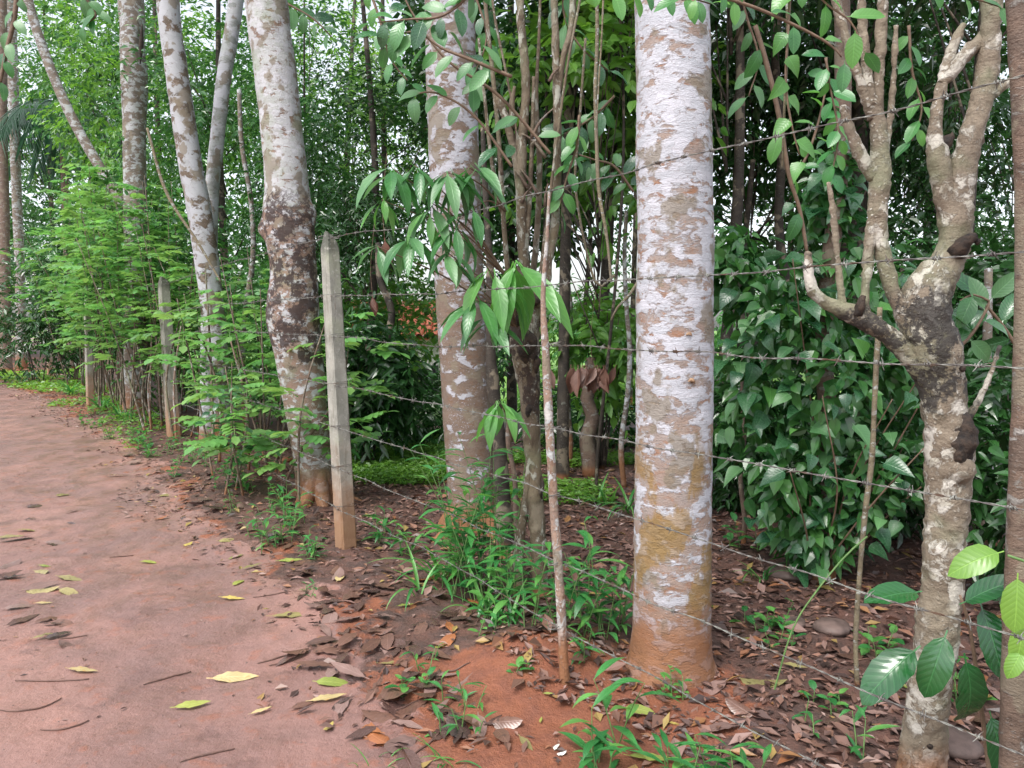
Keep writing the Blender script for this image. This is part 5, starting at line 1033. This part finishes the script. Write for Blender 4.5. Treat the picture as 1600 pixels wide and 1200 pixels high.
SL = [(360, 1063, .19, 5, 'cream', 0, 'cream yellow long leaf lying alone on the path'), (295, 1107, .13, 20, 'ygreen', 0, 'pale yellow green leaf below the cream one'), (515, 1070, .14, -3, 'ygreen', 1, 'broad yellow leaf at the path edge'), (507, 1095, .14, 22, 'cream', 0, 'narrow tan leaf just below the broad yellow one'),
 (230, 880, .10, -5, 'ygreen', 1, 'shiny lime green leaf on the bare path'), (292, 852, .07, 60, 'yellow', 2, 'small orange yellow round leaf on the path'), (366, 872, .11, 55, 'ygreen', 0, 'yellow green leaf tilted near the verge'), (391, 888, .13, 50, 'olive', 0, 'pale green leaf touching the bright green one'), (371, 912, .10, 75, 'ygreen', 1, 'bright green glossy leaf near the verge'),
 (360, 938, .13, -5, 'yellow', 0, 'long yellow leaf under the green pair'), (455, 962, .24, 8, 'olive', 0, 'long olive brown leaf on the path edge'), (450, 877, .15, 8, 'ygreen', 0, 'pale leaf beside the verge herb'), (356, 845, .15, 10, 'olive', 1, 'grey green leaf by the verge'), (530, 906, .11, 88, 'cream', 1, 'orange tan leaf standing on end under the tall post'), (400, 858, .13, 80, 'pink', 2, 'pinkish curled leaf at the verge herb'),
 (125, 1050, .13, -4, 'cream', 0, 'muddy tan leaf sunk into the path'), (265, 774, .22, 5, 'olive', 1, 'grey green leaf far up the path'), (632, 948, .10, 30, 'ygreen', 0, 'yellow leaf in the litter left of the herb clump'), (618, 1036, .17, 8, 'olive', 0, 'olive leaf edged in brown on the bank'), (690, 1010, .10, 55, 'ygreen', 1, 'curled yellow green leaf on the bank crest'), (635, 1120, .20, 50, 'brown', 3, 'long folded brown leaf with a pale edge'),
 (512, 1140, .05, 60, 'yellow', 2, 'crumpled pale yellow leaf scrap'), (995, 1115, .11, -15, 'ygreen', 1, 'torn yellow leaf on the red soil under the stake'), (1052, 1130, .06, -12, 'yellow', 0, 'narrow bright yellow leaf under the thick trunk'), (1185, 1066, .18, -25, 'olive', 2, 'large folded olive leaf behind the thick trunk foot'), (1178, 1000, .11, -5, 'ygreen', 0, 'yellow leaf in the litter behind the thick trunk'), (1121, 946, .10, 20, 'ygreen', 1, 'pale yellow leaf leaning beside the thick trunk'),
 (785, 1002, .16, 20, 'rust', 3, 'rust brown curled leaf on the mound'), (250, 812, .09, 30, 'rust', 2, 'small orange leaf on the path'), (68, 886, .08, -10, 'ygreen', 0, 'small green yellow leaf on the muddy side of the path'), (66, 944, .08, 15, 'cream', 0, 'small yellow leaf beside the rutted mud'), (869, 1172, .045, 70, 'white', 1, 'white petal on the red soil'), (876, 1180, .035, 20, 'white', 2, 'second white petal touching the first'), (1012, 1188, .16, -5, 'ygreen', 0, 'long yellow green leaf at the bottom of the bank'),
 (405, 1116, .08, 35, 'cream', 0, 'small cream leaf near the path edge'), (1238, 1046, .10, -15, 'olive', 0, 'narrow green leaf in the dark litter'), (855, 1088, .04, -10, 'ygreen', 0, 'tiny yellow leaf below the stake foot'), (845, 1130, .04, 80, 'ygreen', 0, 'tiny pale leaf on the red mound'), (820, 1160, .10, -65, 'olive', 0, 'thin tan leaf upright on the bank'), (1420, 1075, .09, -30, 'ygreen', 0, 'yellow leaf by the coffee leaf'), (180, 745, .2, 5, 'cream', 0, 'pale scraps of leaf far along the path'), (300, 620, .2, 5, 'pink', 0, 'pink grey leaf near the bluish post'), (505, 815, .1, 20, 'ygreen', 0, 'bright leaf at the leaning trunk foot'), (455, 790, .12, 0, 'pink', 1, 'light grey leaf at the leaning trunk foot'),
 (1085, 1180, .09, -20, 'dark', 1, 'dark wet leaf on the red soil near the lowest wire'), (20, 845, .20, 40, 'dark', 1, 'dark slimy leaf in the rut at the path side'), (12, 905, .14, 35, 'dark', 0, 'dark narrow leaf in the rut'), (470, 1105, .1, 40, 'brown', 0, 'brown leaf trodden into the path edge'), (40, 830, .14, 10, 'olive', 1, 'grey leaf beside the rut')]
for k, (x, y, L, a, key, v, lab) in enumerate(SL):
    r = np.random.default_rng(1500 + k); p = gp(x, y); an = R(a) - math.pi / 2; L *= 1.05; fallen('fallen_leaf', FM[key][v], p - np.array([math.cos(R(a)), math.sin(R(a)), 0]) * L * .5, an, L, (r.normal(0.03, .05), r.normal(0, .2)), lab)
ZN = [('brown wet leaf in the litter between path and fence', 'brown leaves in the litter between path and fence', lambda r: gp(r.uniform(470, 790), r.uniform(880, 1180)), 150, (.10, .21)),
      ('dark brown leaf on the forest floor behind the fence', 'brown leaves on the forest floor behind the fence', lambda r: gp(r.uniform(1100, 1600), r.uniform(860, 1190)), 120, (.08, .17)),
      ('brown leaf at the verge along the hedge', 'brown leaves at the verge along the hedge', lambda r: gp(*(lambda t: (180 + 330 * t + r.normal(0, 22), 690 + 190 * t + r.normal(0, 14)))(r.random())), 50, (.12, .22))]
for zi, (lab, grp, fn_, n, (l0, l1)) in enumerate(ZN):
    r = np.random.default_rng(1600 + zi); c = 0
    while c < n:
        p = fn_(r); q_ = fq(p[0], p[1])
        if zi == 0 and (q_ > edge_q(p[0], p[1]) + .15 or np.hypot(p[0] - .1, p[1] - 3.15) < .36): continue
        if zi == 1 and q_ > -.1: continue
        key = r.choice(['brown', 'dark', 'pink', 'brown', 'rust', 'dark'], p=[.3, .25, .17, .15, .03, .10]); fallen('litter_leaf', FM[key][r.integers(4)], p, r.uniform(0, 6.28), r.uniform(l0, l1) * .9, (r.normal(0, .10), r.normal(0, .2)), lab, 'leaf', grp); c += 1
r = np.random.default_rng(1660)
for k in range(26):
    p = gp(r.uniform(-20, 110), r.uniform(770, 1010)); key = r.choice(['brown', 'dark', 'pink', 'olive']); fallen('litter_leaf', FM[key][r.integers(4)], p, r.uniform(-1, 1) - 1.2, r.uniform(.08, .2), (r.normal(0, .1), r.normal(0, .2)), 'muddy brown leaf in the rut on the open side of the path', 'leaf', 'muddy leaves in the rut on the open side of the path')
TW = [(45, 1110, 30, 90, .22, 'curved dark twig lying on the open path'), (100, 1140, 25, 70, .16, 'short bent twig beside the curved dark one'), (262, 1060, 45, 0, .2, 'thin straight twig left of the cream leaf'), (325, 1180, 30, 0, .18, 'twig at the bottom of the path'), (115, 997, 20, 0, .12, 'small dark stick on the path'), (80, 1065, 5, 10, .3, 'long reddish stick by the path side'), (620, 1110, 40, 0, .2, 'stick among the bank leaves'), (430, 1030, 35, 0, .16, 'dark twig by the path edge'), (190, 870, 25, 0, .14, 'short twig near the lime leaf'), (700, 1050, 20, 0, .2, 'thin twig crossing the bank'), (660, 1170, 60, 0, .22, 'thin stalk leaning at the bottom of the bank'), (445, 1035, 30, 0, .14, 'thin dark twig twin by the path edge'), (425, 930, 15, 0, .2, 'reddish twig below the verge herb')]
for k, (x, y, a, bend, L, lab) in enumerate(TW):
    p = gp(x, y); d = np.array([math.cos(R(a)), math.sin(R(a)), 0]); n_ = np.array([-d[1], d[0], 0]); pts = []
    for v in np.linspace(-.5, .5, 7):
        q0 = p + d * v * L + n_ * (v * v * L * bend / 90); q0[2] = zb(q0) + .004; pts.append([*q0, .0035 * (1.2 - abs(v))])
    mb = MB(); tube(mb, pts, 6, .02, .2, 30, k); single('twig', mb, M['twig'], p, lab, 'twig')
for k, (x, y, s_, lab) in enumerate([(1235, 900, .13, 'flat stone lying at the foot of the pepper vine'), (1300, 985, .09, 'small brown stone in the litter under the wires'), (1240, 975, .06, 'tiny stone beside the pepper vine foot'), (1480, 1165, .10, 'dark stone half buried behind the pollarded trunk'), (450, 720, .08, 'reddish stump end behind the hedge shrub')]):
    p = gp(x, y); r = np.random.default_rng(k); mb = MB(); z0 = p[2]; tube(mb, [[p[0], p[1], z0 - s_ * .2, s_ * .7], [p[0], p[1], z0 + s_ * .15, s_], [p[0], p[1], z0 + s_ * .4, s_ * .8], [p[0], p[1], z0 + s_ * .5, s_ * .35]], 18, .01, .4, 1 / s_, k, fine=.004); single('stone' if k < 4 else 'stump', mb, M['rock' if k < 4 else 'bark_brown'], p, lab, 'stone' if k < 4 else 'stump')
print('objects', len(bpy.data.objects), 'tris', sum(len(m.polygons) for m in bpy.data.meshes))
